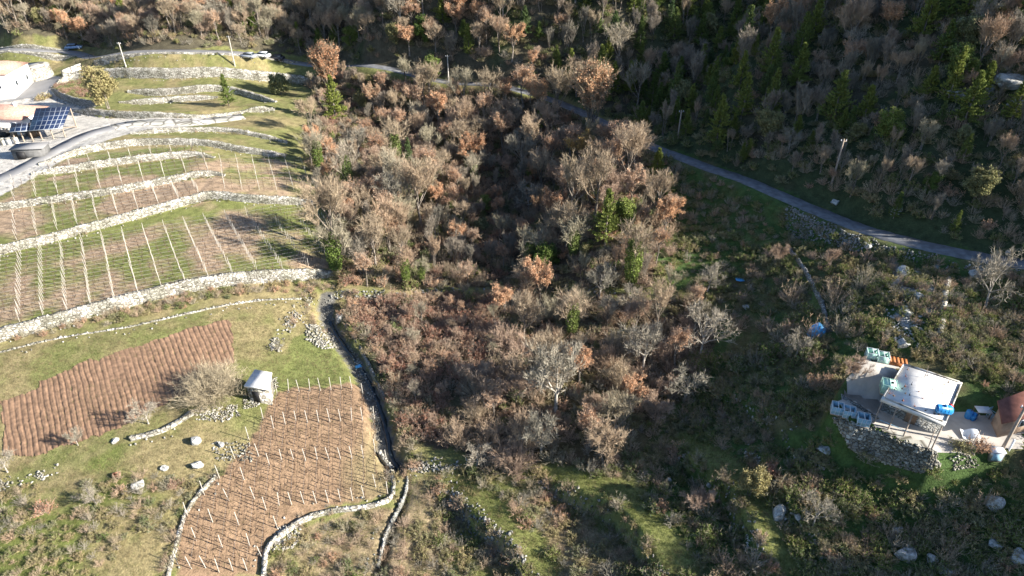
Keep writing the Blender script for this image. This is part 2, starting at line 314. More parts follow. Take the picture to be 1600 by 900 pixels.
# ground: colour attribute (what grows or lies there) times fine mottling
m, n, l, b = newmat('ground', .95)
at_ = n.new('ShaderNodeAttribute'); at_.attribute_name = 'cover'
tc = n.new('ShaderNodeTexCoord'); mu = None; prev = at_.outputs['Color']
for sc_, lo, hi in ((.9, .62, 1.35), (5.0, .7, 1.3)):
    no = n.new('ShaderNodeTexNoise'); no.inputs['Scale'].default_value = sc_; no.inputs['Detail'].default_value = 6; no.inputs['Roughness'].default_value = .65
    l.new(tc.outputs['Object'], no.inputs['Vector']); mr = n.new('ShaderNodeMapRange'); mr.inputs[1].default_value = .3; mr.inputs[2].default_value = .7
    mr.inputs[3].default_value = lo; mr.inputs[4].default_value = hi; l.new(no.outputs[0], mr.inputs[0])
    v = n.new('ShaderNodeVectorMath'); v.operation = 'SCALE'; l.new(prev, v.inputs[0]); l.new(mr.outputs[0], v.inputs['Scale']); prev = v.outputs[0]
l.new(prev, b.inputs['Base Color'])
bp = n.new('ShaderNodeBump'); bp.inputs['Strength'].default_value = .8; bp.inputs['Distance'].default_value = .15; l.new(no.outputs[0], bp.inputs['Height']); l.new(bp.outputs[0], b.inputs['Normal'])

# ------------------------------------------------------------------ object helpers
def setp(o, label=None, cat=None, group=None, kind=None):
    if label: o['label'] = label
    if cat: o['category'] = cat
    if group: o['group'] = group
    if kind: o['kind'] = kind
    return o
class MB:
    def __init__(s): s.v = []; s.f = []; s.m = []; s.n = 0
    def add(s, V, Fc, mi=0):
        V = np.asarray(V, float).reshape(-1, 3); s.v.append(V)
        if isinstance(Fc, np.ndarray): s.f += (Fc + s.n).tolist(); k = len(Fc)
        else: s.f += [[i + s.n for i in q] for q in Fc]; k = len(Fc)
        s.m += [mi] * k; s.n += len(V)
    def box(s, c, size, rz=0, mi=0, top=1.0):
        x, y, z = np.array(size) / 2; V = np.array([(-x,-y,-z),(x,-y,-z),(x,y,-z),(-x,y,-z),(-x*top,-y*top,z),(x*top,-y*top,z),(x*top,y*top,z),(-x*top,y*top,z)])
        cr, sr = math.cos(rz), math.sin(rz); V = np.stack([V[:, 0]*cr - V[:, 1]*sr, V[:, 0]*sr + V[:, 1]*cr, V[:, 2]], 1) + np.array(c)
        s.add(V, [(0,3,2,1),(4,5,6,7),(0,1,5,4),(1,2,6,5),(2,3,7,6),(3,0,4,7)], mi)
    def prism(s, p0, p1, r0, r1, n=4, mi=0):
        p0 = np.atleast_2d(p0).astype(float); p1 = np.atleast_2d(p1).astype(float); N = len(p0)
        r0 = np.broadcast_to(r0, N).astype(float); r1 = np.broadcast_to(r1, N).astype(float)
        d = p1 - p0; d /= np.linalg.norm(d, axis=1)[:, None] + 1e-9
        up = np.where(np.abs(d[:, 2:3]) > .9, [[1., 0, 0]], [[0, 0, 1.]]); a = np.cross(d, up); a /= np.linalg.norm(a, axis=1)[:, None]; b_ = np.cross(d, a)
        th = np.arange(n) * 2 * math.pi / n; ring = a[:, None] * np.cos(th)[None, :, None] + b_[:, None] * np.sin(th)[None, :, None]
        V = np.concatenate([p0[:, None] + ring * r0[:, None, None], p1[:, None] + ring * r1[:, None, None]], 1).reshape(-1, 3)
        k = np.arange(n); q = np.stack([k, (k + 1) % n, (k + 1) % n + n, k + n], 1)
        Fq = (q[None] + (np.arange(N) * 2 * n)[:, None, None]).reshape(-1, 4); s.add(V, Fq[:, ::-1].copy(), mi)
        if n > 4: s.f += [[int(i * 2 * n + n + j) + s.n - len(V) for j in range(n)][::-1] for i in range(N)]; s.m += [mi] * N
    def tube(s, pts, rad, n=5, mi=0):
        pts = np.asarray(pts, float); rad = np.broadcast_to(rad, len(pts)); s.prism(pts[:-1], pts[1:], rad[:-1], rad[1:], n, mi)
    def blades(s, p0, p1, w_, rng, mi=0):
        d = p1 - p0; r = rng.normal(size=d.shape); a = np.cross(d, r); a /= np.linalg.norm(a, axis=1)[:, None] + 1e-9
        a *= (np.broadcast_to(w_, len(p0)) / 2)[:, None]; V = np.stack([p0 - a, p0 + a, p1], 1).reshape(-1, 3)
        s.add(V, np.arange(len(p0) * 3).reshape(-1, 3), mi)
    def quads(s, c, size, rng, mi=0, up=0):
        N = len(c); a = rng.normal(size=(N, 3)); a[:, 2] *= (1 - up); a /= np.linalg.norm(a, axis=1)[:, None]; b_ = np.cross(a, rng.normal(size=(N, 3))); b_ /= np.linalg.norm(b_, axis=1)[:, None]
        h = (size * rng.uniform(.6, 1.3, N) / 2)[:, None]; V = np.stack([c - a * h, c - b_ * h * .7, c + a * h, c + b_ * h * .7], 1).reshape(-1, 3)
        s.add(V, np.arange(N * 4).reshape(-1, 4), mi)
    def mesh(s, name, mats, smooth_=False):
        me = bpy.data.meshes.new(name)
        if s.v:
            V = np.concatenate(s.v); lens = np.array([len(f) for f in s.f]); idx = np.array([i for f in s.f for i in f], np.int32)
            me.vertices.add(len(V)); me.vertices.foreach_set('co', V.astype(np.float32).ravel())
            me.loops.add(len(idx)); me.loops.foreach_set('vertex_index', idx)
            me.polygons.add(len(lens)); st = np.concatenate([[0], np.cumsum(lens)[:-1]]).astype(np.int32)
            me.polygons.foreach_set('loop_start', st); me.polygons.foreach_set('loop_total', lens.astype(np.int32))
            for mm in mats: me.materials.append(MATS[mm])
            me.polygons.foreach_set('material_index', np.array(s.m, np.int32))
            if smooth_: me.polygons.foreach_set('use_smooth', np.ones(len(lens), bool))
            me.update(calc_edges=True); me.validate()
        return me
    def build(s, name, mats, parent=None, smooth_=False):
        if isinstance(mats, str): mats = [mats]
        o = bpy.data.objects.new(name, s.mesh(name, mats, smooth_)); COL.objects.link(o)
        if parent is not None: o.parent = parent
        return o
def empty(name, loc, rz=0, label=None, cat=None, group=None, scale=1.0):
    o = bpy.data.objects.new(name, None); COL.objects.link(o); o.location = loc; o.rotation_euler = (0, 0, rz); o.scale = (scale,) * 3
    o.empty_display_size = .3
    return setp(o, label, cat, group)
def link(name, me, parent=None, loc=(0, 0, 0), rz=0, scale=1.0):
    o = bpy.data.objects.new(name, me); COL.objects.link(o); o.location = loc; o.rotation_euler = (0, 0, rz); o.scale = (scale,) * 3
    if parent is not None: o.parent = parent
    return o

# ------------------------------------------------------------------ zones painted by what covers the ground
ZF_TOP = [(-600,48),(0,56),(90,56),(112,70),(160,76),(250,84),(350,72),(440,84),(520,96),(640,112),(700,122),(800,134),(862,146),(930,172),(965,190),(1020,223),(1080,243),(1150,266),(1200,288),(1250,311),(1300,334),(1350,353),(1420,373),(1500,389),(1600,405),(1900,440),(2600,500),(2600,-700),(-600,-700)]
ZF_MID = [(475,128),(530,112),(600,122),(700,135),(800,147),(860,160),(930,185),(1005,235),(1035,275),(1045,340),(1030,400),(1020,445),(960,452),(800,450),(640,450),(535,448),(520,400),(512,340),(490,290),(478,215),(500,170)]
ZF_LOW = [(545,465),(700,464),(960,464),(1080,470),(1120,520),(1100,590),(1035,640),(1010,700),(960,735),(860,745),(760,735),(700,700),(640,690),(612,640),(600,590),(575,535),(540,500)]
Z_BRUSH = [(420,905),(425,862),(470,830),(560,805),(610,795),(640,745),(700,735),(820,735),(900,760),(960,850),(1000,910),(1000,1200),(420,1200)]
Z_GRASSL = [(-300,770),(0,765),(90,740),(200,690),(290,665),(345,690),(330,745),(290,800),(265,905),(200,1200),(-300,1200)]
V1 = [(-60,412),(0,397),(170,352),(330,309),(420,318),(505,325),(515,420),(400,426),(290,440),(150,478),(0,515),(-60,530)]
V2 = [(-60,342),(0,330),(330,276),(480,280),(490,312),(400,309),(330,298),(160,344),(0,386),(-60,400)]
V3 = [(-60,330),(50,280),(300,246),(430,250),(480,262),(485,275),(350,270),(200,292),(0,320),(-60,330)]
V4 = [(60,262),(160,237),(310,229),(340,238),(225,243),(60,268)]
FIELD = [(3,624),(62,606),(64,592),(137,566),(230,535),(285,516),(357,500),(369,565),(330,590),(300,615),(240,640),(190,668),(140,690),(90,700),(60,712),(5,716)]
VY = [(265,905),(278,850),(294,800),(316,770),(340,745),(405,665),(436,612),(545,597),(570,610),(588,660),(600,700),(610,735),(612,770),(603,782),(560,792),(515,795),(470,808),(440,828),(412,852),(408,905)]
MEADOW = [(425,600),(450,560),(450,530),(480,520),(530,545),(548,580),(545,600),(436,612)]
PLAZA = [(-60,150),(0,152),(40,130),(85,118),(100,122),(82,140),(110,160),(190,180),(330,183),(330,194),(215,205),(170,218),(110,243),(50,279),(0,306),(-60,326),(-60,150)]
TOPGREEN = [(0,230),(40,238),(20,262),(0,270)]
def col_at(x, y, z):
    px, py = proj(x, y, z); px = np.nan_to_num(px, nan=-5000); py = np.nan_to_num(py, nan=-5000)
    qx, qy = px, py; sc = np.clip(130 / np.hypot(x, np.hypot(y, z - CAMZ)), .3, 2); px = px + (fbm(x, y, 3.0, 55) - .5) * 26 * sc; py = py + (fbm(x, y, 3.0, 65) - .5) * 14 * sc
    n1 = fbm(x, y, 9, 21); n2 = fbm(x, y, 2.5, 31); n3 = fbm(x, y, 30, 41)
    C = lambda *c: np.array(c)
    def mixc(a, b, t): t = np.clip(t, 0, 1)[..., None]; return a * (1 - t) + b * t
    green, olive, dry = C(.095, .125, .035), C(.155, .16, .06), C(.235, .195, .10)
    litter, moss, tan = C(.10, .075, .05), C(.06, .10, .03), C(.30, .22, .15)
    out = mixc(olive, dry, (n1 - .45) * 4 + (n2 - .5) * 2)                                  # terraces, left
    right = inpoly(px, py, [(1000,220),(2600,500),(2600,1300),(960,1300),(1010,700),(1035,640),(1120,520),(1040,440)])
    out[right] = mixc(moss, C(.11, .10, .05), (n1 - .5) * 4 + (n2 - .5) * 3)[right]
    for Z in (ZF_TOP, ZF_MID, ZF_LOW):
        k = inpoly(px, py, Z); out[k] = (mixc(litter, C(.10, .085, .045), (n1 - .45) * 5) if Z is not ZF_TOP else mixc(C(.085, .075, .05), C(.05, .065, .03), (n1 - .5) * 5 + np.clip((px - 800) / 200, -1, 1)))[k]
    k = inpoly(px, py, Z_BRUSH); out[k] = mixc(C(.24, .19, .115), C(.15, .16, .055), (n1 - .48) * 6 + (n2 - .5) * 2)[k]
    k = inpoly(px, py, Z_GRASSL); out[k] = mixc(C(.13, .15, .045), dry, (n1 - .45) * 5 + (n2 - .5) * 2)[k]
    for V in (V1, V2, V3, V4):
        k = inpoly(px, py, V); g = .75 + 1.1 * (V is V1) * np.exp(-np.abs(py - (405 - px * .27)) / 26.0)
        out[k] = mixc(tan, C(.15, .165, .055), (n1 - .62 + g * .3) * 5 + (n2 - .5) * 2)[k]
    k = inpoly(px, py, VY); out[k] = mixc(C(.235, .16, .102), C(.225, .18, .10), (n1 - .55) * 4 + (px - 520) / 60)[k]
    k = inpoly(px, py, MEADOW); out[k] = mixc(C(.145, .16, .055), olive, (n1 - .45) * 4)[k]
    k = inpoly(qx, qy, PLAZA); out[k] = C(.44, .42, .385)
    k = inpoly(px, py, [(1390,400),(1480,420),(1490,470),(1450,540),(1400,500)]) & (n2 > .52); out[k] = C(.36, .37, .37)
    k = inpoly(px, py, [(1500,100),(1700,100),(1700,180),(1540,170)]) & (n2 > .5); out[k] = C(.36, .37, .37)
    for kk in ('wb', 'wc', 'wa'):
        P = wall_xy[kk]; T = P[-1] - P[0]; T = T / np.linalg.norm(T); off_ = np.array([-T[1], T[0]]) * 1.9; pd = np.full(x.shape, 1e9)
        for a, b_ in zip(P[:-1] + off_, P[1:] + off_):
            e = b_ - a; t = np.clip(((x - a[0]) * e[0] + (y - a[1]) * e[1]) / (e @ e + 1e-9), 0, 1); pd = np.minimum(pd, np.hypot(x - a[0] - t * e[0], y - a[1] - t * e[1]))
        k = pd < 1.3 + 1.2 * n2; out[k] = C(.165, .175, .06)  # ledge grass, its colour brightened to carry the sunlit strips
    for P, wd, c in ((lane_xy, 1.1, (.13, .125, .11)), (path_xy, .6, (.12, .15, .05)), (ditch_xy, .35, (.10, .08, .05))):
        pd = np.full(x.shape, 1e9)
        for a, b_ in zip(P[:-1], P[1:]):
            e = b_ - a; t = np.clip(((x - a[0]) * e[0] + (y - a[1]) * e[1]) / (e @ e + 1e-9), 0, 1); pd = np.minimum(pd, np.hypot(x - a[0] - t * e[0], y - a[1] - t * e[1]))
        out[pd < wd] = c
    return out, n3
covx = GXX[::1, ::1]
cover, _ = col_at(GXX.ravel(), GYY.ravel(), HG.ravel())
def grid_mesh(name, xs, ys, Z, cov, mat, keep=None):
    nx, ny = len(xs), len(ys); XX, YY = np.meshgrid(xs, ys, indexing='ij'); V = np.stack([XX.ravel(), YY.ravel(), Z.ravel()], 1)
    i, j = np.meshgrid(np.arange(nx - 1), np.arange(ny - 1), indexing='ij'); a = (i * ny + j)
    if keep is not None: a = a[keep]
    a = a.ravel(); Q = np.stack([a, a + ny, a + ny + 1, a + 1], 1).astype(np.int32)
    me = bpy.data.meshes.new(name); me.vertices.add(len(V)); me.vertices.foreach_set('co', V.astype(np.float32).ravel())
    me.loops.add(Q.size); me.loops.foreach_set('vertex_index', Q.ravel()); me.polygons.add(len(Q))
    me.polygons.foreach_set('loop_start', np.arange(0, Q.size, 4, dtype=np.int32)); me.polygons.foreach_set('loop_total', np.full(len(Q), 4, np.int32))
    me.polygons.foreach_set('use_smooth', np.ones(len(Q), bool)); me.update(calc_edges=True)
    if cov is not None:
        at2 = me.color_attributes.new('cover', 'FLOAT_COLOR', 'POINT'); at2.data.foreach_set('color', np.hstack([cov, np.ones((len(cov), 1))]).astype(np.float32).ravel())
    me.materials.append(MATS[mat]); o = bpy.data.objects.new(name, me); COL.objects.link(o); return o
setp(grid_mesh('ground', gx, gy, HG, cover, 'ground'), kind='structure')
# hills carrying on outside the modelled slope, to the horizon
ox = np.concatenate([np.arange(-1500, -230, 30), np.linspace(-230, 230, 24), np.arange(260, 1501, 30)]); oy = np.concatenate([np.arange(-700, 5, 30.), np.linspace(5, 345, 18), np.arange(375, 1501, 30)])
OX, OY = np.meshgrid(ox, oy, indexing='ij'); cxx = np.clip(OX, X0, X1); cyy = np.clip(OY, Y0, Y1)
OZ = H(cxx, cyy) + .42 * np.clip(OY - Y1, 0, 900) + .12 * np.clip(OX - X1, 0, 900) - .02 * np.clip(Y0 - OY, 0, 900) + 25 * (fbm(OX, OY, 220, 3) - .5) * np.clip((np.hypot(OX - cxx, OY - cyy)) / 100, 0, 1)
keep = ~((OX[:-1, :-1] >= X0 - .1) & (OX[1:, :-1] <= X1 + .1) & (OY[:-1, :-1] >= Y0 - .1) & (OY[:-1, 1:] <= Y1 + .1))
oc = np.tile([.11, .085, .055], (OX.size, 1)); setp(grid_mesh('hills', ox, oy, OZ, oc, 'ground', keep), kind='structure')

def ribbon(name, P, zc, width, mat, dz=.05, kind='structure'):
    T = np.gradient(P, axis=0); T /= np.linalg.norm(T, axis=1)[:, None]; Nn = np.stack([-T[:, 1], T[:, 0]], 1); rs = np.random.default_rng(3)
    V = []; offs = np.array([-1, -.97, 0, .97, 1]) * width / 2
    for k, o in enumerate(offs):
        j = (rs.random(len(P)) - .5) * .25 * (k in (0, 4, 1, 3)); V.append(np.stack([P[:, 0] + Nn[:, 0] * (o + j), P[:, 1] + Nn[:, 1] * (o + j), zc + dz - (.12 if k in (0, 4) else 0)], 1))
    V = np.stack(V, 1); m_, q = V.shape[:2]; i, j = np.meshgrid(np.arange(m_ - 1), np.arange(q - 1), indexing='ij'); a = (i * q + j).ravel()
    mb = MB(); mb.add(V.reshape(-1, 3), np.stack([a, a + 1, a + q + 1, a + q], 1)[:, ::-1].copy()); return setp(mb.build(name, mat), kind=kind)
for r in ROADS: ribbon(r[0], road_xy[r[0]], road_z[r[0]], r[2], r[3])
P = road_xy['country_road'] ; 
sx_ = resample(lane_xy, .7); ribbon('stream', sx_[6:] + [.35, 0], H(sx_[6:, 0] + .35, sx_[6:, 1]) , .6, 'water', .05)
def sheet(name, poly, mat, dz, z=None, kind='structure'):
    """one sheet lying on the ground inside a polygon"""
    P = hit(poly)[:, :2] if z is None else np.array([un(a, b_, z)[:2] for a, b_ in poly])
    ins = inpoly(GXX, GYY, [tuple(q) for q in P]); i, j = np.nonzero(ins[:-1, :-1] & ins[1:, 1:]); mb = MB(); m_ = {}; V = []; Fs = []
    for a, b_ in zip(i, j):
        q = []
        for u, v in ((a, b_), (a + 1, b_), (a + 1, b_ + 1), (a, b_ + 1)):
            if (u, v) not in m_: m_[(u, v)] = len(V); V.append((gx[u], gy[v], HG[u, v] + dz))
            q.append(m_[(u, v)])
        Fs.append(q)
    mb.add(V, Fs); return setp(mb.build(name, mat), kind=kind)
sheet('paved_yard', [(-60,155),(0,158),(30,142),(55,126),(100,119),(78,140),(60,152),(20,158),(-60,170)], 'asphalt2', .06)
# ploughed field with real furrows
def field():
    a = at(140, 572)[:2]; b_ = at(155, 640)[:2]; u = (b_ - a) / np.linalg.norm(b_ - a); v = np.array([-u[1], u[0]])
    P = hit(FIELD)[:, :2]; c = P.mean(0); s = (P - c) @ u; t = (P - c) @ v
    S = np.arange(s.min() - 1, s.max() + 1, .22); T = np.arange(t.min() - 1, t.max() + 1, .075); SS, TT = np.meshgrid(S, T, indexing='ij')
    x = c[0] + SS * u[0] + TT * v[0]; y = c[1] + SS * u[1] + TT * v[1]; wob = .14 * (vnoise(x, y, 2.2, 77) - .5) + .5 * (vnoise(x, y, 12, 78) - .5)
    ph = (TT + wob) / .62; rid = (1 - np.abs(np.cos(ph * math.pi)) ** 7) * .09 + .06 * (RNG.random(x.shape) - .5) + .08 * (vnoise(x, y, .4, 5) - .5)
    z = H(x, y) + .03 + rid * np.clip(.45 + 1.2 * vnoise(x, y, 5, 79), 0, 1); ins = inpoly(x + 1.1 * (fbm(x, y, 1.6, 71) - .5), y + 1.6 * (fbm(x, y, 1.6, 72) - .5), [tuple(q) for q in P]); n_, m_ = x.shape
    i, j = np.nonzero(ins[:-1, :-1] & ins[1:, 1:] & ins[1:, :-1] & ins[:-1, 1:]); k = i * m_ + j
    mb = MB(); mb.add(np.stack([x.ravel(), y.ravel(), z.ravel()], 1), np.stack([k, k + m_, k + m_ + 1, k + 1], 1)); setp(mb.build('ploughed_field', 'soil'), kind='structure')
field()

# ------------------------------------------------------------------ walls
def stone_blocks(mb, c, size, n, rng, mi=0):
    for _ in range(n):
        s = rng.uniform(.5, 1.2, 3) * size; p = c(); th = rng.uniform(0, 3.14); mb.box(p, s, th, mi, rng.uniform(.6, .95))
def make_wall(key, P, th, label, top_extra, free, mat='stone'):
    P = resample(P, .55); T = np.gradient(P, axis=0); T /= np.linalg.norm(T, axis=1)[:, None]; Nn = np.stack([-T[:, 1], T[:, 0]], 1)
    rng = np.random.default_rng(abs(hash(key)) % 1000 if False else sum(map(ord, key)))
    hi = H(*(P + Nn * .7).T); lo = H(*(P - Nn * .7).T); k = np.ones(5) / 5; hi = np.convolve(np.pad(hi, 2, 'edge'), k, 'valid'); lo = np.convolve(np.pad(lo, 2, 'edge'), k, 'valid')
    top = np.maximum(hi, lo) + top_extra + rng.uniform(-.09, .09, len(P)); bot = np.minimum(hi, lo) - .35
    rows = 5; mb = MB(); V = []
    for r in range(rows):
        f = r / (rows - 1); off = -th / 2 - .12 * (1 - f) + rng.uniform(-.05, .05, len(P)); V.append(np.stack([P[:, 0] + Nn[:, 0] * off, P[:, 1] + Nn[:, 1] * off, bot + (top - bot) * f], 1))
    for off, zz in ((th * .0, top + .04), (th / 2, top), (th / 2 + .05, bot)):
        o = off + rng.uniform(-.05, .05, len(P)); V.append(np.stack([P[:, 0] + Nn[:, 0] * o, P[:, 1] + Nn[:, 1] * o, zz], 1))
    V = np.stack(V, 1); q = V.shape[1]; i, j = np.meshgrid(np.arange(len(P) - 1), np.arange(q - 1), indexing='ij'); a = (i * q + j).ravel()
    bank = key in ('wm', 'wa', 'wb', 'wc', 'wd', 'we', 'wr', 'f20', 'f16', 'f13')
    if not bank: mb.add(V.reshape(-1, 3), np.stack([a, a + q, a + q + 1, a + 1], 1)); mb.add(V[0], [list(range(q))[::-1]]); mb.add(V[-1], [list(range(q))])
    if bank:
        for i in range(len(P)):
            dens = 9 if key in ('wa', 'f20', 'f16', 'f13') else 5 if key in ('wr', 'wm') else 3
            for _ in range(rng.poisson(dens * (.3 + 1.2 * float(vnoise(P[i, 0], P[i, 1], 3, 17) > .45)))):
                q_ = P[i] + Nn[i] * rng.normal() * (.5 if dens == 9 else .3) + rng.normal(size=2) * .2; s_ = .1 + .35 * rng.random(3) ** 2; mb.box((q_[0], q_[1], float(H(*q_)) + s_[2] * .2), s_, rng.uniform(0, 3), 0, rng.uniform(.55, .9))
    for i in range(0, len(P)):                                    # coping stones and fallen ones
        if bank: continue
        if rng.random() < .8:
            mb.box((P[i, 0] + rng.uniform(-.1, .1), P[i, 1] + rng.uniform(-.1, .1), top[i] + .02), rng.uniform(.18, .42, 3) * [1, .9, .5], rng.uniform(0, 3), 0, .8)
        if rng.random() < .35:
            q_ = P[i] - Nn[i] * rng.uniform(.6, 1.6); mb.box((q_[0], q_[1], float(H(*q_)) + .05), rng.uniform(.1, .3, 3), rng.uniform(0, 3), 0, .7)
    c = P.mean(0); o = mb.build('dry_stone_wall', mat); me = o.data; return setp(o, label, 'wall', 'dry stone walls of the terraces and fields')
for k, px, h, L, th, lab in WALLS: make_wall(k, wall_xy[k], th, lab, .22 if k not in ('wa', 'wb', 'wc', 'wd', 'we') else .05, False, 'stone' if k not in ('wr', 'wg', 'wa', 'wm') else 'stone_grey')
for k, px, h, th, lab in FREE: make_wall(k, wall_xy[k], th, lab, h, True, 'stone' if k not in ('f17', 'f19', 'fr3') else 'stone_grey')

# ------------------------------------------------------------------ plants
def rnd(rng, n, a=1.0): return rng.normal(size=(n, 3)) * a
def unit(v): return v / (np.linalg.norm(v, axis=-1, keepdims=True) + 1e-9)
def bare_tree(seed, Ht=7.0, R=2.8, limbs=6, stems=1, n2=9, n3=8, n4=8, tw=.032, upw=.35, low=.22):
    rng = np.random.default_rng(seed); tr = MB(); cr = MB(); L2p = []; L2d = []; L2l = []
    for s in range(stems):
        bx = rng.uniform(-.3, .3, 2) * (stems > 1); h0 = Ht * low * rng.uniform(.8, 1.2); lean = rng.normal(size=2) * .06 + bx * .3
        pts = np.array([[bx[0], bx[1], -.3], [bx[0] + lean[0], bx[1] + lean[1], h0 * .5], [bx[0] + 2 * lean[0], bx[1] + 2 * lean[1], h0], [bx[0] + 3 * lean[0], bx[1] + 3 * lean[1], h0 + Ht * .2], [bx[0]+3.5*lean[0], bx[1]+3.5*lean[1], Ht * .68]])
        r = .022 * Ht / stems ** .6; tr.tube(pts, [r * 1.3, r, r * .85, r * .5, r * .15], 6)
        nl = max(3, limbs // stems)
        for i in range(nl):
            th = i * 2.4 + rng.uniform(-.4, .4); f = rng.uniform(0, 1); z0 = h0 + f * Ht * .3; p = np.array([pts[2, 0], pts[2, 1], z0])
            d = unit(np.array([math.cos(th) * R / Ht * 1.6, math.sin(th) * R / Ht * 1.6, .62 + f * .6])); ln = Ht * rng.uniform(.48, .68) * (1 - .35 * f); pp = [p]
            for k in range(4): d = unit(d + rng.normal(size=3) * .13 + [0, 0, upw * .35]); p = p + d * ln / 4; pp.append(p)
            pp = np.array(pp); rr = r * np.array([.55, .42, .3, .2, .08]); tr.tube(pp, rr, 4)
            for k in range(n2):
                t = rng.uniform(.25, 1) * 4; a = min(3, int(t)); q = pp[a] + (pp[a + 1] - pp[a]) * (t - a); L2p.append(q); L2d.append(unit(pp[a + 1] - pp[a])); L2l.append(Ht * rng.uniform(.16, .27) * (1.15 - t / 8))
    P, D, L = np.array(L2p), np.array(L2d), np.array(L2l)
    def level(P, D, L, n, spread, up, lenf, w0, w1, rib):
        N = len(P); d = unit(D + rnd(rng, N, spread) + np.array([0, 0, up])); mid = P + d * (L * .5)[:, None]; d2 = unit(d + rnd(rng, N, .2) + np.array([0, 0, up * .6])); end = mid + d2 * (L * .5)[:, None]
        if rib: cr.blades(P, end, w0, rng)
        else: cr.prism(P, mid, w0, (w0 + w1) / 2, 3); cr.prism(mid, end, (w0 + w1) / 2, w1, 3)
        if not n: return None
        t = rng.uniform(.2, 1, (N, n)); q = np.where((t < .5)[..., None], P[:, None] + (mid - P)[:, None] * (t * 2)[..., None], mid[:, None] + (end - mid)[:, None] * (t * 2 - 1)[..., None])
        return q.reshape(-1, 3), np.repeat(d2, n, 0), (np.repeat(L, n) * lenf * rng.uniform(.6, 1.2, N * n))
    P, D, L = level(P, D, L, n3, .5, upw, .62, .028, .012, False)
    P2, D, L = level(P, D, L, n4, .55, upw * .8, .75, .05, 0, True)
    level(P2, D, L, 0, .55, upw * .6, 0, tw, 0, True)
    ends = P2
    return tr, cr, ends, rng
def leafy(seed, nleaf, size, **kw):
    tr, cr, ends, rng = bare_tree(seed, **kw); k = rng.integers(0, len(ends), nleaf); lm = MB(); lm.quads(ends[k] + rnd(rng, nleaf, .13), size, rng)
    return tr, cr, lm
def conifer(seed, Ht=6.0, R=1.5, whorls=17, per=9):
    rng = np.random.default_rng(seed); tr = MB(); cr = MB(); tr.tube([(0, 0, -.3), (.05, 0, Ht * .5), (0, .03, Ht)], [.12, .08, .01], 6)
    for w_ in range(whorls):
        f = w_ / whorls; z = Ht * (.1 + .9 * f); ln = R * (1 - f) ** .75 * rng.uniform(.8, 1.15) + .12
        for k in range(per):
            th = rng.uniform(0, 6.28); el = .15 + .9 * f; l_ = ln * rng.uniform(.6, 1.15); d = np.array([math.cos(th) * math.cos(el), math.sin(th) * math.cos(el), math.sin(el)]); p0 = np.array([0, 0, z]); p1 = p0 + d * l_
            tr.prism(p0, p1, .025, .008, 3); n = int(14 + 10 * l_); t = rng.uniform(.2, 1.05, n); q = p0 + d * l_ * t[:, None] + rnd(rng, n, .05)
            e = unit(d * .5 + rnd(rng, n, .55) + np.array([0, 0, .75])); cr.blades(q, q + e * rng.uniform(.2, .42, n)[:, None], .15, rng)
    return tr, cr
def shrub(seed, R=1.2, Ht=1.6, stems=34, tw=9, leaf=0, lsize=.12):
    rng = np.random.default_rng(seed); st = MB(); th = rng.uniform(0, 6.28, stems); el = rng.uniform(.35, 1.5, stems); d = np.stack([np.cos(th) * np.cos(el) * R, np.sin(th) * np.cos(el) * R, np.sin(el) * Ht], 1)
    d *= rng.uniform(.65, 1.1, stems)[:, None]; p0 = np.stack([np.cos(th), np.sin(th), 0 * th], 1) * rng.uniform(0, .25, stems)[:, None] * R; p0[:, 2] = -.1
    st.prism(p0, p0 + d * .55, .022, .012, 3); st.prism(p0 + d * .55, p0 + d, .012, .004, 3)
    t = rng.uniform(.25, 1, (stems, tw)); q = (p0[:, None] + d[:, None] * t[..., None]).reshape(-1, 3); dd = np.repeat(unit(d), tw, 0); e = unit(dd + rnd(rng, len(q), .5) + [0, 0, .3])
    st.blades(q, q + e * (rng.uniform(.2, .5, len(q)) * R * .5)[:, None], .035, rng)
    t = rng.uniform(.3, 1, len(q)); q2 = q + e * (t * R * .2)[:, None]; e2 = unit(e + rnd(rng, len(q), .6)); st.blades(q2, q2 + e2 * R * .22, .026, rng)
    lf = MB()
    if leaf:
        k = rng.integers(0, len(q2), leaf); lf.quads(q2[k] + rnd(rng, leaf, .07 * R), lsize, rng)
    return st, lf
def tuft(seed, n=16, h=.4, r=.22, w_=.03):
    rng = np.random.default_rng(seed); mb = MB(); p = np.stack([rng.normal(size=n) * r * .6, rng.normal(size=n) * r * .6, np.full(n, -.03)], 1); e = rnd(rng, n, .45) + [0, 0, 1]; mb.blades(p, p + unit(e) * rng.uniform(.5, 1, n)[:, None] * h, w_, rng); return mb
# tree library: key -> list of (trunk mesh, crown mesh, joined mesh, [extra part name, mesh])
LIB = {}
def reg(key, name, tr, cr, trm, crm, lm=None, lmm=None, extra=None):
    t = tr.mesh(name + '_trunk', [trm]); j = MB(); mats = [trm, crm]
    if lm is not None and extra is None:          # leaves and twigs form one crown
        c = MB(); c.v = cr.v + lm.v; c.f = cr.f + [[i + cr.n for i in f] for f in lm.f]; c.m = [0] * len(cr.f) + [1] * len(lm.f); c.n = cr.n + lm.n
        cm = c.mesh(name + '_crown', [crm, lmm]); em = None
    else: cm = cr.mesh(name + '_crown', [crm]); em = lm.mesh(name + '_' + extra, [lmm]) if lm is not None else None
    for k, (b_, mi) in enumerate(((tr, 0), (cr, 1), (lm, 2))):
        if b_ is None: continue
        j.v += b_.v; j.f += [[i + j.n for i in f] for f in b_.f]; j.m += [mi] * len(b_.f); j.n += b_.n
    if lmm: mats.append(lmm)
    LIB.setdefault(key, []).append((t, cm, j.mesh(name + '_whole', mats), (extra, em) if em else None))
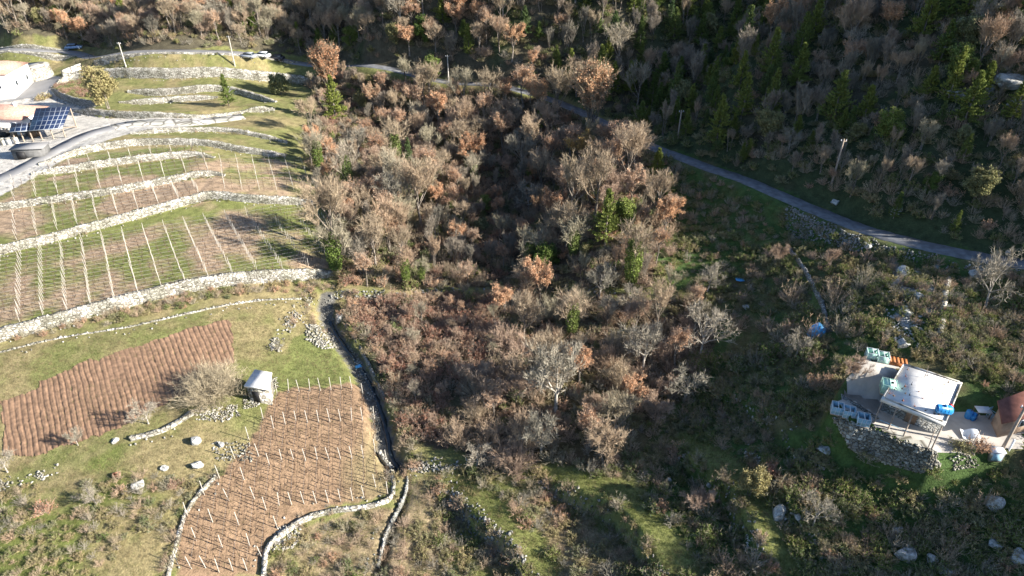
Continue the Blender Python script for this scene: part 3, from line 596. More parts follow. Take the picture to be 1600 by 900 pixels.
for i, (sd_, kw, tm, bm_) in enumerate([
  (1, dict(Ht=7.5, R=2.6, limbs=7), 'twig', 'bark'), (2, dict(Ht=6.5, R=3.1, limbs=8, upw=.2), 'twig', 'bark'), (3, dict(Ht=6.0, R=2.4, limbs=8, stems=3, low=.12), 'twig_pink', 'bark'),
  (4, dict(Ht=8.5, R=2.5, limbs=7, upw=.5), 'twig', 'bark'), (5, dict(Ht=5.5, R=2.7, limbs=9, stems=4, low=.08), 'twig_pink', 'bark'), (6, dict(Ht=7, R=2.9, limbs=7, stems=2), 'twig', 'bark')]):
    tr, cr, e_, r_ = bare_tree(sd_, **kw); reg('bare', 'bare_tree', tr, cr, bm_, tm)
for sd_, kw, tm in ((7, dict(Ht=6.5, R=1.3, limbs=7, stems=2, upw=.9), 'twig_dark'), (8, dict(Ht=7.0, R=1.7, limbs=8, stems=3, upw=.8, low=.1), 'twig_dark'), (9, dict(Ht=5.5, R=1.9, limbs=8, stems=3, upw=.6, low=.1), 'twig_dark'), (10, dict(Ht=6.0, R=1.2, limbs=6, stems=2, upw=1.0), 'twig')):
    tr, cr, e_, r_ = bare_tree(sd_, n3=7, n4=6, tw=.035, **kw); reg('slim', 'slim_tree', tr, cr, 'bark', tm)
for sd_, kw in ((11, dict(Ht=8.0, R=3.0, limbs=7, n4=6, tw=.05)), (12, dict(Ht=6.5, R=3.2, limbs=7, upw=.15, n3=6, n4=5, tw=.05))):
    tr, cr, e_, r_ = bare_tree(sd_, **kw); reg('pale', 'pale_tree', tr, cr, 'bark_pale', 'twig_grey')
for sd_, kw in ((21, dict(Ht=7.5, R=2.9)), (22, dict(Ht=6.5, R=2.7, limbs=8)), (23, dict(Ht=8.0, R=2.4, upw=.5))):
    tr, cr, lm = leafy(sd_, 5200, .19, n3=6, n4=6, **kw); reg('oak', 'brown_oak', tr, cr, 'bark', 'twig', lm, 'leaf_brown')
for sd_, kw in ((27, dict(Ht=7.5, R=1.75, limbs=15, low=.06, upw=.6)),):
    tr, cr, lm = leafy(sd_, 8500, .2, n2=11, n3=6, n4=6, **kw); reg('fulloak', 'full_oak', tr, cr, 'bark', 'twig', lm, 'leaf_brown')
for sd_, kw in ((24, dict(Ht=6.0, R=2.6)), (25, dict(Ht=7, R=2.7))):
    tr, cr, lm = leafy(sd_, 1500, .17, n3=7, n4=7, **kw); reg('halfoak', 'half_bare_oak', tr, cr, 'bark', 'twig_pink', lm, 'leaf_brown')
tr, cr, lm = leafy(26, 5200, .19, n3=6, n4=6, Ht=6.5, R=3.2, limbs=8); reg('gold', 'golden_tree', tr, cr, 'bark', 'twig', lm, 'leaf_gold')
for sd_, a, b_ in ((31, 6.5, 1.6), (32, 7.5, 2.1), (33, 5.5, 1.8), (34, 8.0, 1.7)):
    tr, cr = conifer(sd_, a, b_); reg('conifer', 'conifer', tr, cr, 'bark', 'needle')
for sd_ in (41, 42):
    tr, cr, e_, r_ = bare_tree(sd_, Ht=7.5, R=2.5, n3=6, n4=6); ivy = MB(); rg = np.random.default_rng(sd_); N = 2600; z = rg.uniform(.1, .72, N) * 7.5; rr = (.35 + .55 * np.sin(z / 7.5 * 3.6)) * rg.uniform(.4, 1.1, N); th = rg.uniform(0, 6.28, N)
    ivy.quads(np.stack([np.cos(th) * rr, np.sin(th) * rr, z], 1), .2, rg); reg('ivy', 'ivy_tree', tr, cr, 'bark', 'twig', ivy, 'leaf_green', 'ivy')
def roundtree(seed, Ht, R, lmat, key, name):
    tr, cr, e_, rg = bare_tree(seed, Ht=Ht, R=R * .8, limbs=9, stems=2, n3=6, n4=4, low=.1); lm = MB(); N = 8500; k = rg.integers(0, len(e_), N); lm.quads(e_[k] + rnd(rg, N, .2), .23, rg); ck = unit(rnd(rg, 16)) * rg.uniform(.45, 1, 16)[:, None] * [R * .85, R * .85, Ht * .36] + [0, 0, Ht * .42]; ci_ = rg.integers(0, 16, 3600); lm.quads(ck[ci_] + unit(rnd(rg, 3600)) * (rg.uniform(.2, 1, 3600) * (.28 + .32 * (ci_ % 3) / 2) * R * .6)[:, None], .24, rg); reg(key, name, tr, cr, 'bark', 'twig', lm, lmat)
roundtree(51, 5.0, 2.6, 'leaf_green', 'evergreen', 'evergreen'); roundtree(52, 5.5, 2.4, 'leaf_olive', 'evergreen', 'evergreen'); roundtree(53, 4.5, 2.4, 'leaf_olive', 'evergreen', 'evergreen')
for sd_, R_, H_, mt in ((61, 2.6, 3.6, 'twig'), (62, 2.9, 3.2, 'twig_pink'), (63, 2.4, 3.9, 'twig')):
    rg = np.random.default_rng(sd_); st, lf = shrub(sd_, R=R_, Ht=H_, stems=80, tw=26); tk = MB(); th = rg.uniform(0, 6.28, 9); e = np.stack([np.cos(th) * R_ * .5, np.sin(th) * R_ * .5, np.full(9, H_ * .75)], 1); tk.prism(np.tile([[0, 0, -.2]], (9, 1)) + e * [[.1, .1, 0]], e, .07, .02, 4)
    reg('bush', 'bare_bush', tk, st, 'bark', mt)
SH = {}
def regs(key, seed, smat, lmat=None, **kw):
    st, lf = shrub(seed, **kw); c = MB(); c.v = st.v + lf.v; c.f = st.f + [[i + st.n for i in f] for f in lf.f]; c.m = [0] * len(st.f) + [1] * len(lf.f); c.n = st.n + lf.n
    SH.setdefault(key, []).append(c.mesh('shrub_' + key, [smat] + ([lmat] if lmat else [])))
for i in range(3):
    regs('twiggy', 60 + i, 'twig', R=1.3, Ht=1.9 - .3 * i); regs('pink', 70 + i, 'twig_pink', R=1.2, Ht=1.5, stems=40); regs('rust', 80 + i, 'twig_pink', 'leaf_rust', R=1.3, Ht=1.5, leaf=500)
    regs('green', 90 + i, 'twig', 'leaf_green', R=1.1, Ht=1.2, leaf=900); regs('olive', 100 + i, 'twig', 'leaf_olive', R=1.2, Ht=.9, leaf=900, lsize=.13); regs('brown', 110 + i, 'twig_pink', 'leaf_brown', R=1.2, Ht=1.3, leaf=350); regs('grey', 120 + i, 'twig_grey', R=1.2, Ht=1.5, stems=26)
TF = {'green': [tuft(130 + i).mesh('tuft_g', ['grass_green']) for i in range(2)], 'dry': [tuft(140 + i, 18, .5).mesh('tuft_d', ['grass_dry']) for i in range(2)]}

def put_tree(key, x, y, s, label, name, group=None, vi=None, cat='tree', z=None):
    v = LIB[key]; i = RNG.integers(0, len(v)) if vi is None else vi; t, c, _, ex = v[i]
    o = empty(name, (x, y, float(H(x, y)) if z is None else z), RNG.uniform(0, 6.28), label, cat, group, s)
    o.scale = (s * RNG.uniform(.9, 1.1), s * RNG.uniform(.9, 1.1), s * RNG.uniform(.9, 1.1))
    link('trunk', t, o); link('crown', c, o)
    if ex: link(ex[0], ex[1], o)
    return o
def stuff(name, pts, meshes, idx, scl, label, cat):
    """one countless mass: geometry nodes put a plant on every point"""
    if not len(pts): return
    coll = bpy.data.collections.new(name + '_kit')
    for i, m_ in enumerate(meshes): coll.objects.link(bpy.data.objects.new('kit_%s_%02d' % (name, i), m_))
    me = bpy.data.meshes.new(name); me.vertices.add(len(pts)); me.vertices.foreach_set('co', np.asarray(pts, np.float32).ravel())
    for nm, ty, arr in (('pick', 'INT', np.asarray(idx, np.int32)), ('scl', 'FLOAT', np.asarray(scl, np.float32)), ('rot', 'FLOAT', RNG.uniform(0, 6.28, len(pts)).astype(np.float32))):
        me.attributes.new(nm, ty, 'POINT').data.foreach_set('value', arr)
    o = bpy.data.objects.new(name, me); COL.objects.link(o); g = bpy.data.node_groups.new(name, 'GeometryNodeTree')
    g.interface.new_socket('Geometry', in_out='INPUT', socket_type='NodeSocketGeometry'); g.interface.new_socket('Geometry', in_out='OUTPUT', socket_type='NodeSocketGeometry')
    N, Lk = g.nodes, g.links; gi = N.new('NodeGroupInput'); go = N.new('NodeGroupOutput'); ip = N.new('GeometryNodeInstanceOnPoints'); ci = N.new('GeometryNodeCollectionInfo')
    ci.inputs[0].default_value = coll; ci.inputs['Separate Children'].default_value = True; ci.inputs['Reset Children'].default_value = True; ip.inputs['Pick Instance'].default_value = True
    def attr(nm, ty): a = N.new('GeometryNodeInputNamedAttribute'); a.data_type = ty; a.inputs[0].default_value = nm; return a.outputs['Attribute']
    cx_ = N.new('ShaderNodeCombineXYZ'); Lk.new(attr('rot', 'FLOAT'), cx_.inputs[2]); Lk.new(gi.outputs[0], ip.inputs['Points']); Lk.new(ci.outputs[0], ip.inputs['Instance'])
    Lk.new(attr('pick', 'INT'), ip.inputs['Instance Index']); Lk.new(cx_.outputs[0], ip.inputs['Rotation']); Lk.new(attr('scl', 'FLOAT'), ip.inputs['Scale']); Lk.new(ip.outputs[0], go.inputs[0])
    md = o.modifiers.new('scatter', 'NODES'); md.node_group = g; return setp(o, label, cat, None, 'stuff')

# hero trees read off the photograph: kind, foot pixel, height factor, label
HEROES = [
 ('fulloak', 924, 203, 2.0, 'tall brown-leaved tree standing alone at the bend of the country road', 0),
 ('fulloak', 517, 150, 1.7, 'pointed reddish tree at the top corner where the terraces meet the wood', 0),
 ('conifer', 525, 190, 1.35, 'broad sunlit conifer beside the top right end of the terraces', 1), ('evergreen', 672, 129, 1.15, 'small round bright green tree beside the white utility pole', 0),
 ('evergreen', 170, 170, 1.75, 'large olive green bush tree at the end of the garden wall', 1), ('conifer', 358, 166, 1.05, 'cone shaped dark evergreen on the terraces', 1), ('evergreen', 440, 149, 1.25, 'dark evergreen on the terrace left of the pointed reddish tree', 2),
 ('conifer', 945, 380, 1.2, 'pale green feathery conifer in the middle of the wood', 1), ('evergreen', 972, 360, 1.15, 'bright leafy evergreen right of the feathery conifer', 0), ('evergreen', 850, 428, 1.1, 'bright green leafy tree wrapped by bare twigs, left of the feathery conifer', 0),
 ('ivy', 985, 450, 1.5, 'broad bare tree with an ivy green column in its middle', 0), ('ivy', 620, 262, 1.3, 'ivy wrapped tree in the upper left of the middle wood', 1), ('ivy', 500, 270, 1.2, 'ivy clad tree at the edge of the terraces', 0), ('ivy', 545, 300, 1.3, 'ivy clad tree behind the shaded vineyard end', 1),
 ('oak', 510, 262, 1.05, 'orange-brown tree at the right end of the vineyards', 1), ('oak', 985, 325, .95, 'brown-leaved tree above the feathery conifer', 0), ('oak', 867, 355, .85, 'slim orange-brown tree in the shaded part of the middle wood', 2), ('gold', 905, 262, 1.25, 'golden brown tree near the top of the middle wood', 0),
 ('pale', 815, 268, 1.25, 'pale grey branching tree above the shaded hollow', 0), ('pale', 825, 335, 1.1, 'pale many-branched tree beside the shaded hollow', 1), ('pale', 868, 645, 1.35, 'pale bare tree with a clear white trunk in the lower wood', 0), ('pale', 1093, 560, 1.2, 'pale gnarled bare tree at the right edge of the lower wood', 1),
 ('oak', 905, 600, .85, 'orange-brown rounded tree right of the clear-trunked pale tree', 0), ('oak', 985, 640, .85, 'pinkish brown-leaved tree at the lower right of the lower wood', 1), ('pale', 1070, 625, .85, 'low grey spreading tree beside the dark slope', 1), ('ivy', 893, 525, 1.0, 'green centred tree at the top of the lower wood', 1),
 ('conifer', 640, 262, .8, 'dark slim conifer in the upper middle wood', 3), ('pale', 232, 662, .62, 'small pale bare tree between the ploughed field and the grass', 1), ('pale', 12, 738, .6, 'small bare tree at the left edge below the ploughed field', 1), ('pale', 122, 696, .35, 'sapling with a long shadow below the ploughed field', 0), ('pale', 152, 789, .4, 'thin sapling in the rough grass at the lower left', 1),
 ('pale', 745, 728, .6, 'small splayed bare tree by the pale scattered wall', 1), ('pale', 845, 708, .75, 'white trunked bare tree at the foot of the lower wood', 0), ('bare', 1090, 800, .62, 'round bare bush tree on the grass below the lower wood', 4), ('pale', 1270, 822, .62, 'dark bare bush tree right of the big white boulder', 1),
 ('evergreen', 1170, 775, .75, 'olive bush tree on the grassy terrace edge', 1), ('pale', 1244, 556, .62, 'bare tree right below the blue tarpaulin', 1), ('bare', 1330, 590, .55, 'reddish bare tree at the left corner of the concrete yard', 4), ('bare', 1212, 415, .65, 'orange tinted bare tree above the footpath', 4), ('bare', 1294, 418, .55, 'orange tinted rounded bare tree below the country road', 2),
 ('evergreen', 1520, 315, .95, 'broad yellow-green tree above the country road at the right', 1), ('pale', 1105, 455, .7, 'pale green-grey twisted tree left of the blue sheet', 1), ('bare', 1045, 465, .6, 'single slim bare tree at the corner of the middle wood', 3), ('pale', 1540, 480, 1.1, 'wide dark bare tree above the house at the right edge', 1),
 ('ivy', 527, 428, 1.5, 'tall ivy clad tree at the wood corner shading the lowest vineyard', 0), ('bare', 521, 398, 1.45, 'tall leafless tree at the edge of the wood beside the shaded vineyard corner', 3),
 ('conifer', 958, 75, 1.15, 'bright tipped conifer high up the middle of the hillside', 0), ('conifer', 1000, 200, .9, 'small conifer in the dark gully', 2), ('conifer', 1247, 95, 1.1, 'slender lit conifer top on the dark hillside, above the others', 3), ('conifer', 1122, 78, .9, 'slim conifer near the top of the dark gully', 2), ('conifer', 1140, 105, .9, 'slim conifer below the highest one in the gully', 2),
 ('conifer', 1155, 140, 1.0, 'conifer with a lit top in the dark gully', 0), ('conifer', 1110, 165, .8, 'low conifer with a lit tip in the gully', 3), ('conifer', 1158, 185, 1.05, 'yellow-green conifer above the utility pole in the shade', 1), ('conifer', 1243, 140, 1.0, 'conifer between two bare thickets on the hillside', 1),
 ('conifer', 1300, 195, 1.25, 'tall yellow-green conifer in the middle of the right hillside', 1), ('conifer', 1350, 185, .95, 'bushy conifer right of the tall yellow-green one', 2), ('conifer', 1440, 60, 1.2, 'yellow-green conifer near the top right', 0), ('conifer', 1448, 150, .9, 'small conifer on the stony part of the right hillside', 2), ('conifer', 1478, 165, 1.0, 'narrow conifer beside the small grey crags', 3),
 ('conifer', 1505, 195, 1.05, 'conifer below the small grey crags', 1), ('conifer', 1530, 160, .9, 'conifer right of the small grey crags', 0), ('conifer', 1595, 55, 1.1, 'green conifer at the top right corner', 1), ('conifer', 820, 55, 1.0, 'conifer among the bare trees near the top middle', 0), ('conifer', 842, 62, .7, 'short conifer among the bare trees near the top middle', 2),
 ('oak', 1200, 70, 1.1, 'brown-leaved tree at the edge of the dark gully', 0), ('oak', 1385, 60, 1.0, 'orange-brown tree high on the right hillside', 1), ('oak', 800, 95, 1.1, 'orange-brown tree above the road in the middle', 0), ('oak', 640, 85, 1.2, 'brown-leaved tree above the dark bank of the road', 1),
 ('oak', 105, 62, 1.1, 'russet tree at the top left behind the parked car', 0), ('oak', 130, 68, 1.1, 'second russet tree at the top left, right of the parked car', 1), ('conifer', 1025, 280, .85, 'yellow-green evergreen at the right tip of the middle wood', 0), ('conifer', 1042, 310, .8, 'yellow-green evergreen below the right tip of the middle wood', 2),
]
occupied = []
hp = hit([(h[1], h[2]) for h in HEROES])
for (k, px, py, s, lab, vi), p in zip(HEROES, hp):
    nm = {'oak': 'oak_tree', 'halfoak': 'oak_tree', 'conifer': 'conifer', 'evergreen': 'evergreen_tree', 'fulloak': 'oak_tree', 'gold': 'golden_tree', 'ivy': 'ivy_clad_tree', 'pale': 'bare_tree', 'bare': 'bare_tree'}[k]
    put_tree(k, p[0], p[1], s, lab, nm, vi=vi); occupied.append(p[:2])
occupied = np.array(occupied)

# scattered wood
def jitter(step, x0=-200, x1=110, y0=28, y1=330):
    X, Y = np.meshgrid(np.arange(x0, x1, step), np.arange(y0, y1, step)); X = X + RNG.uniform(-.45, .45, X.shape) * step; Y = Y + RNG.uniform(-.45, .45, X.shape) * step; return X.ravel(), Y.ravel()
def pxz(x, y):
    z = H(x, y); px, py = proj(x, y, z); return np.nan_to_num(px, nan=-9e3), np.nan_to_num(py, nan=-9e3), z
ROADP = np.vstack([road_xy[r[0]] for r in ROADS])
def near(x, y, P, d):
    m = np.zeros(len(x), bool)
    for i in range(0, len(x), 4000):
        s = slice(i, i + 4000); m[s] = (((x[s, None] - P[None, :, 0]) ** 2 + (y[s, None] - P[None, :, 1]) ** 2).min(1) < d * d)
    return m
LANEP = resample(lane_xy, 1)
vis = lambda px, py: (px > -120) & (px < 1720) & (py > -60) & (py < 960)
ZONES_TREE = [  # polygon, step, kinds weights, scale range
 (ZF_TOP, 3.1), (ZF_MID, 3.8), (ZF_LOW, 3.8)]
LOCALE = [  # where words
 (lambda px, py: (py < 130) & (px < 420), 'above the village terraces'),
 (lambda px, py: (py < 130) & (px < 850), 'on the sunlit hillside above the road'),
 (lambda px, py: (py < 230) & (px < 1190), 'in the dark gully of the hillside'),
 (lambda px, py: (py < 120), 'on the upper part of the right hillside'),
 (lambda px, py: inpoly(px, py, ZF_TOP), 'on the right hillside by the road'),
 (lambda px, py: inpoly(px, py, ZF_MID) & (px < 700) & (py < 290), 'in the upper left of the middle wood'),
 (lambda px, py: inpoly(px, py, ZF_MID) & (px < 700), 'in the lower left of the middle wood'),
 (lambda px, py: inpoly(px, py, ZF_MID) & (py < 290), 'in the upper right of the middle wood'),
 (lambda px, py: inpoly(px, py, ZF_MID), 'in the lower right of the middle wood'),
 (lambda px, py: (px < 820), 'in the left half of the lower wood'),
 (lambda px, py: (px > -1e9), 'in the right half of the lower wood'),
]
def locale(px, py):
    for fn, w_ in LOCALE:
        if fn(np.array([px]), np.array([py]))[0]: return w_
cand = []
for Z, step in ZONES_TREE:
    x, y = jitter(step); px, py, z = pxz(x, y); m = inpoly(px, py, Z) & (px > -500) & (px < 2150) & (py > -160)
    m &= ~near(x, y, ROADP, 3.6 if Z is ZF_TOP else 2.3) & ~near(x, y, LANEP, 2.4) & ~near(x, y, occupied, 2.2)
    for a, b_, c, d in zip(x[m], y[m], px[m], py[m]): cand.append((a, b_, c, d, 0 if Z is ZF_TOP else 1 if Z is ZF_MID else 2))
res = []
for x, y, px, py, zi in cand:
    r = RNG.random(); s = RNG.uniform(.7, 1.15); n = float(vnoise(x, y, 16, 91))
    if zi == 0:
        if px < 850: k = 'bare' if r < .58 else 'slim' if r < .68 else 'halfoak' if r < .82 else 'oak' if r < .87 else 'pale' if r < .90 else 'evergreen' if r < .95 else 'conifer'
        elif px < 1210 and px - 850 > (90 - py) * .8: k = 'slim' if r < .36 else 'conifer' if r < .82 else 'evergreen' if r < .9 else 'bare'
        else: k = 'slim' if r < .5 else 'bare' if r < .66 else 'conifer' if r < .80 else 'evergreen' if r < .86 else 'pale' if r < .92 else 'halfoak'
        s *= .92 if px > 1210 else 1.05
        if py > 230: s *= .6
    elif zi == 1: s *= .66 + .75 * n; k = 'slim' if r < (.5 if n < .42 else .12) else 'bare' if r < .58 else 'halfoak' if r < .78 else 'oak' if r < .87 else 'pale' if r < .90 else 'evergreen' if r < .94 else 'ivy'
    else:
        if px < 780 and py < 580 or px < 700: s *= .38; k = 'bare' if r < .8 else 'halfoak'
        else: s *= .95; k = 'bush' if r < .52 else 'bare' if r < .74 else 'pale' if r < .82 else 'halfoak' if r < .93 else 'oak'
    res.append((x, y, px, py, k, s))
HX = np.array([(h[1], h[2], h[3]) for h in HEROES])
def hide(px, py):
    d = (np.abs(HX[:, 0] - px) < 24 + 10 * HX[:, 2]) & (py - HX[:, 1] > 2) & (py - HX[:, 1] < 34); return d.any()
res = [(x, y, px, py, k, s * (.62 if hide(px, py) else 1)) for x, y, px, py, k, s in res]
HB = at(924, 203)
res = [(x, y, px, py, k, s * (.5 if math.hypot(x - HB[0] - 3, y - HB[1]) < 10 else 1)) for x, y, px, py, k, s in res]
NAMES = {'bush': ('bare_bush', 'round many-stemmed leafless bush'), 'slim': ('slim_tree', 'slim upright leafless tree'), 'bare': ('bare_tree', 'leafless grey-brown tree'), 'pale': ('pale_bare_tree', 'pale grey leafless tree'), 'oak': ('oak_tree', 'tree full of orange-brown leaves'), 'halfoak': ('half_bare_oak', 'half bare tree with dry leaves'), 'conifer': ('conifer', 'dark green pointed conifer'), 'evergreen': ('evergreen_tree', 'round olive green tree'), 'ivy': ('ivy_clad_tree', 'bare tree with ivied trunk')}
rest = []
for k in NAMES:
    L_ = [r for r in res if r[4] == k]; L_.sort(key=lambda r: (r[0] ** 2 + r[1] ** 2 + 1600) / r[5] ** 2); inn = [r for r in L_ if -30 < r[2] < 1630 and 0 < r[3] < 930]
    keepn = inn[:285]; ks = set(id(r) for r in keepn); rest += [r for r in L_ if id(r) not in ks]
    for x, y, px, py, kk, s in keepn:
        w_ = locale(px, py); put_tree(k, x, y, s, NAMES[k][1] + ' ' + w_, NAMES[k][0], NAMES[k][1] + 's ' + w_)
x, y = jitter(4.2, 52, 112, 8, 75); px, py, z = pxz(x, y); m = ((px > 1690) | (px < -5000)) & (vnoise(x, y, 9, 33) > .55) & ((y < 30) | (y > 58))  # unseen trees right of the view, added to cast broken shade
rest += [(a, b_, 9e3, 0, ['bare', 'slim', 'evergreen', 'conifer'][RNG.integers(0, 4)], RNG.uniform(.5, .95)) for a, b_ in zip(x[m], y[m])]
wm = []; off = {}
for k in NAMES: off[k] = len(wm); wm += [v[2] for v in LIB[k]]
stuff('woods', [(r[0], r[1], float(H(r[0], r[1]))) for r in rest], wm, [off[r[4]] + RNG.integers(0, len(LIB[r[4]])) for r in rest], [r[5] for r in rest], 'mass of bare trees covering the far hillside, with unseen shade trees added at the right', 'woods')

# undergrowth: brushy cover
ug = []
sk = list(SH); sm = []; so_ = {}
for k in sk: so_[k] = len(sm); sm += SH[k]
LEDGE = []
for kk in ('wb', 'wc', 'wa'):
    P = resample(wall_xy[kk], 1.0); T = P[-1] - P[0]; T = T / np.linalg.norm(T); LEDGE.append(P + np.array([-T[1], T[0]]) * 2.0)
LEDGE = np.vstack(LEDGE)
def scat(step, test, kinds, smin, smax, avoid=1.2):
    x, y = jitter(step); px, py, z = pxz(x, y); m = test(px, py, x, y) & (px > -200) & (px < 1800) & (py > -100) & (py < 1000) & ~near(x, y, ROADP, 2.3 + avoid * .5) & ~near(x, y, LANEP, 1.35) & ~near(x, y, LEDGE, 1.25)
    ks = list(kinds); pr = np.array([kinds[k] for k in ks]); pr = pr / pr.sum(); n = int(m.sum()); c = RNG.choice(len(ks), n, p=pr)
    return [(a, b_, d, ks[q], RNG.uniform(smin, smax)) for a, b_, d, q in zip(x[m], y[m], z[m], c)]
ug += scat(1.8, lambda px, py, x, y: inpoly(px, py, ZF_TOP) & ((px < 850) | (px > 1150)), dict(twiggy=5, pink=.7, olive=3, brown=.6, green=3, grey=2), .7, 1.4)
ug += scat(1.9, lambda px, py, x, y: inpoly(px, py, ZF_TOP) & (px >= 850) & (px <= 1150), dict(twiggy=1, olive=3, green=6), .7, 1.4)
ug += scat(1.7, lambda px, py, x, y: inpoly(px, py, ZF_MID), dict(twiggy=4, pink=2, olive=2.5, brown=1.5, rust=1, green=2), .7, 1.4)
ug += scat(1.35, lambda px, py, x, y: inpoly(px, py, ZF_LOW) & ((px < 780) & (py < 600) | (px < 700)), dict(rust=7, pink=3, brown=2, twiggy=3, green=.3, olive=.6), .6, 1.3)
ug += scat(1.5, lambda px, py, x, y: inpoly(px, py, ZF_LOW) & ~((px < 780) & (py < 600) | (px < 700)), dict(twiggy=4, pink=3, olive=2, brown=1.5, grey=2, green=.8), .6, 1.2)
ug += scat(1.25, lambda px, py, x, y: inpoly(px, py, Z_BRUSH) & (vnoise(x, y, 5, 8) > .25), dict(twiggy=4, pink=1.2, olive=5, brown=.5, grey=2, green=1.5), .45, .95)
ug += scat(1.15, lambda px, py, x, y: inpoly(px, py, Z_GRASSL) & (py > 745) & (vnoise(x, y, 6, 9) > .30), dict(twiggy=3, olive=5, brown=.3, grey=1.5, green=1), .3, .75)
RIGHT = [(1010,235),(1080,262),(1150,288),(1250,336),(1350,375),(1500,415),(1720,440),(1720,1000),(1000,1000),(960,860),(900,750),(1010,700),(1035,640),(1120,520),(1030,440),(1045,340)]
notyard = lambda px, py: ~inpoly(px, py, [(1296,645),(1335,552),(1420,558),(1512,596),(1550,630),(1610,640),(1610,705),(1480,725),(1400,725),(1310,690)])
ug += scat(1.3, lambda px, py, x, y: inpoly(px, py, RIGHT) & notyard(px, py) & (vnoise(x, y, 7, 10) > .14), dict(twiggy=3, olive=4, green=7, brown=.4, grey=1.5, pink=.6), .35, 1.0)
ug += scat(3.2, lambda px, py, x, y: inpoly(px, py, RIGHT) & notyard(px, py) & (vnoise(x, y, 11, 12) > .45), dict(twiggy=3, olive=2, green=6, brown=.4, grey=1.5, pink=1), 1.0, 1.7)
ug += scat(1.3, lambda px, py, x, y: inpoly(px, py, [(1425,450),(1600,432),(1720,440),(1720,640),(1565,615),(1515,588),(1430,552),(1400,540)]) & (vnoise(x, y, 3, 77) > .3), dict(olive=5, green=3, twiggy=3, brown=.6, grey=2), .45, 1.0)
ug += scat(1.1, lambda px, py, x, y: near(x, y, LANEP[:6], 3.4) & ~near(x, y, LANEP[:6], 1.6), dict(twiggy=3, olive=3, grey=2), .35, .7)
ug += scat(1.2, lambda px, py, x, y: inpoly(px, py, [(-20,535),(100,508),(200,482),(300,457),(400,444),(500,438),(500,455),(400,460),(330,472),(190,505),(100,518),(-20,545)]), dict(brown=3, twiggy=4, green=2, olive=2, pink=2), .5, .8)
ug += scat(.8, lambda px, py, x, y: inpoly(px, py, [(84,138),(105,126),(150,126),(150,150),(110,152)]), dict(rust=2, green=2, olive=2), .5, .8, 0)
ug += scat(.9, lambda px, py, x, y: near(x, y, LANEP + [.6, .2], 2.7) & ~near(x, y, LANEP - [.9, 0], 2.2) & (vnoise(x, y, 2, 19) > .3), dict(twiggy=3, olive=3, green=2, brown=2, grey=1), .4, .85)
ug += scat(1.0, lambda px, py, x, y: near(x, y, np.vstack([wall_xy[k] for k in ('wa', 'wb', 'wc', 'wd', 'we')]), 1.6) & (vnoise(x, y, 3, 29) > .35), dict(olive=4, green=3, twiggy=2, brown=1), .35, .8)
ug += scat(1.25, lambda px, py, x, y: inpoly(px, py, [(1080,560),(1290,600),(1330,700),(1450,760),(1600,760),(1620,920),(1240,920),(1130,760),(1060,640)]) & (vnoise(x, y, 4, 55) > .3), dict(olive=4, green=7, twiggy=3, grey=1), .4, 1.15)
TW = np.vstack([resample(wall_xy[k], 1) for k in ('w1', 'w2', 'w3', 'w4', 'w5', 'w6', 'w7', 'w9', 'w10', 'w11', 'f15', 'f14', 'wm', 'fr1', 'fr3')])
ug += scat(.8, lambda px, py, x, y: near(x, y, TW, .9) & (vnoise(x, y, 3.5, 39) > .62), dict(olive=4, green=3, twiggy=2, grey=1), .18, .45, 0)
stuff('undergrowth', [(a, b_, d) for a, b_, d, k, s in ug], sm, [so_[k] + RNG.integers(0, 3) for a, b_, d, k, s in ug], [s for *_, s in ug], 'tangled brown and green undergrowth of brambles and scrub', 'undergrowth')
gr = []
def scg(step, test, pg, smin, smax):
    x, y = jitter(step, -110, 80, 30, 130); px, py, z = pxz(x, y); m = test(px, py, x, y) & (px > -60) & (px < 1660) & (py < 960) & ~near(x, y, ROADP, 2.2) & ~near(x, y, LANEP, 1.6)
    n_ = vnoise(x, y, 4, 61)
    return [(a, b_, d, (0 if RNG.random() < pg + (q - .5) else 2) + RNG.integers(0, 2), RNG.uniform(smin, smax)) for a, b_, d, q in zip(x[m], y[m], z[m], n_[m])]
notsoil = lambda px, py: ~inpoly(px, py, FIELD) & ~inpoly(px, py, VY)
gr += scg(.5, lambda px, py, x, y: (inpoly(px, py, Z_GRASSL) | inpoly(px, py, [(-60,560),(480,455),(560,470),(560,600),(430,610),(330,745),(200,690),(-60,770)])) & notsoil(px, py), .5, .4, .9)
gr += scg(.55, lambda px, py, x, y: inpoly(px, py, Z_BRUSH), .5, .7, 1.4)
gr += scg(.7, lambda px, py, x, y: inpoly(px, py, RIGHT) & notyard(px, py), .85, .6, 1.3)
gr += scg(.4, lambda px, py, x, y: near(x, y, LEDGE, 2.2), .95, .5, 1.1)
gr += scg(.45, lambda px, py, x, y: inpoly(px, py, FIELD) & (fbm(x, y, 4, 87) > .6), .3, .4, .8)
gr += scg(.9, lambda px, py, x, y: inpoly(px, py, V1) | inpoly(px, py, VY), .35, .35, .6)
stuff('grass', [(a, b_, d) for a, b_, d, k, s in gr], TF['green'] + TF['dry'], [k for a, b_, d, k, s in gr], [s for *_, s in gr], 'rough winter grass in green and straw tufts', 'grass')
print('individual trees', len(occupied) + len(res) - len(rest), 'woods', len(rest), 'undergrowth', len(ug), 'grass', len(gr))
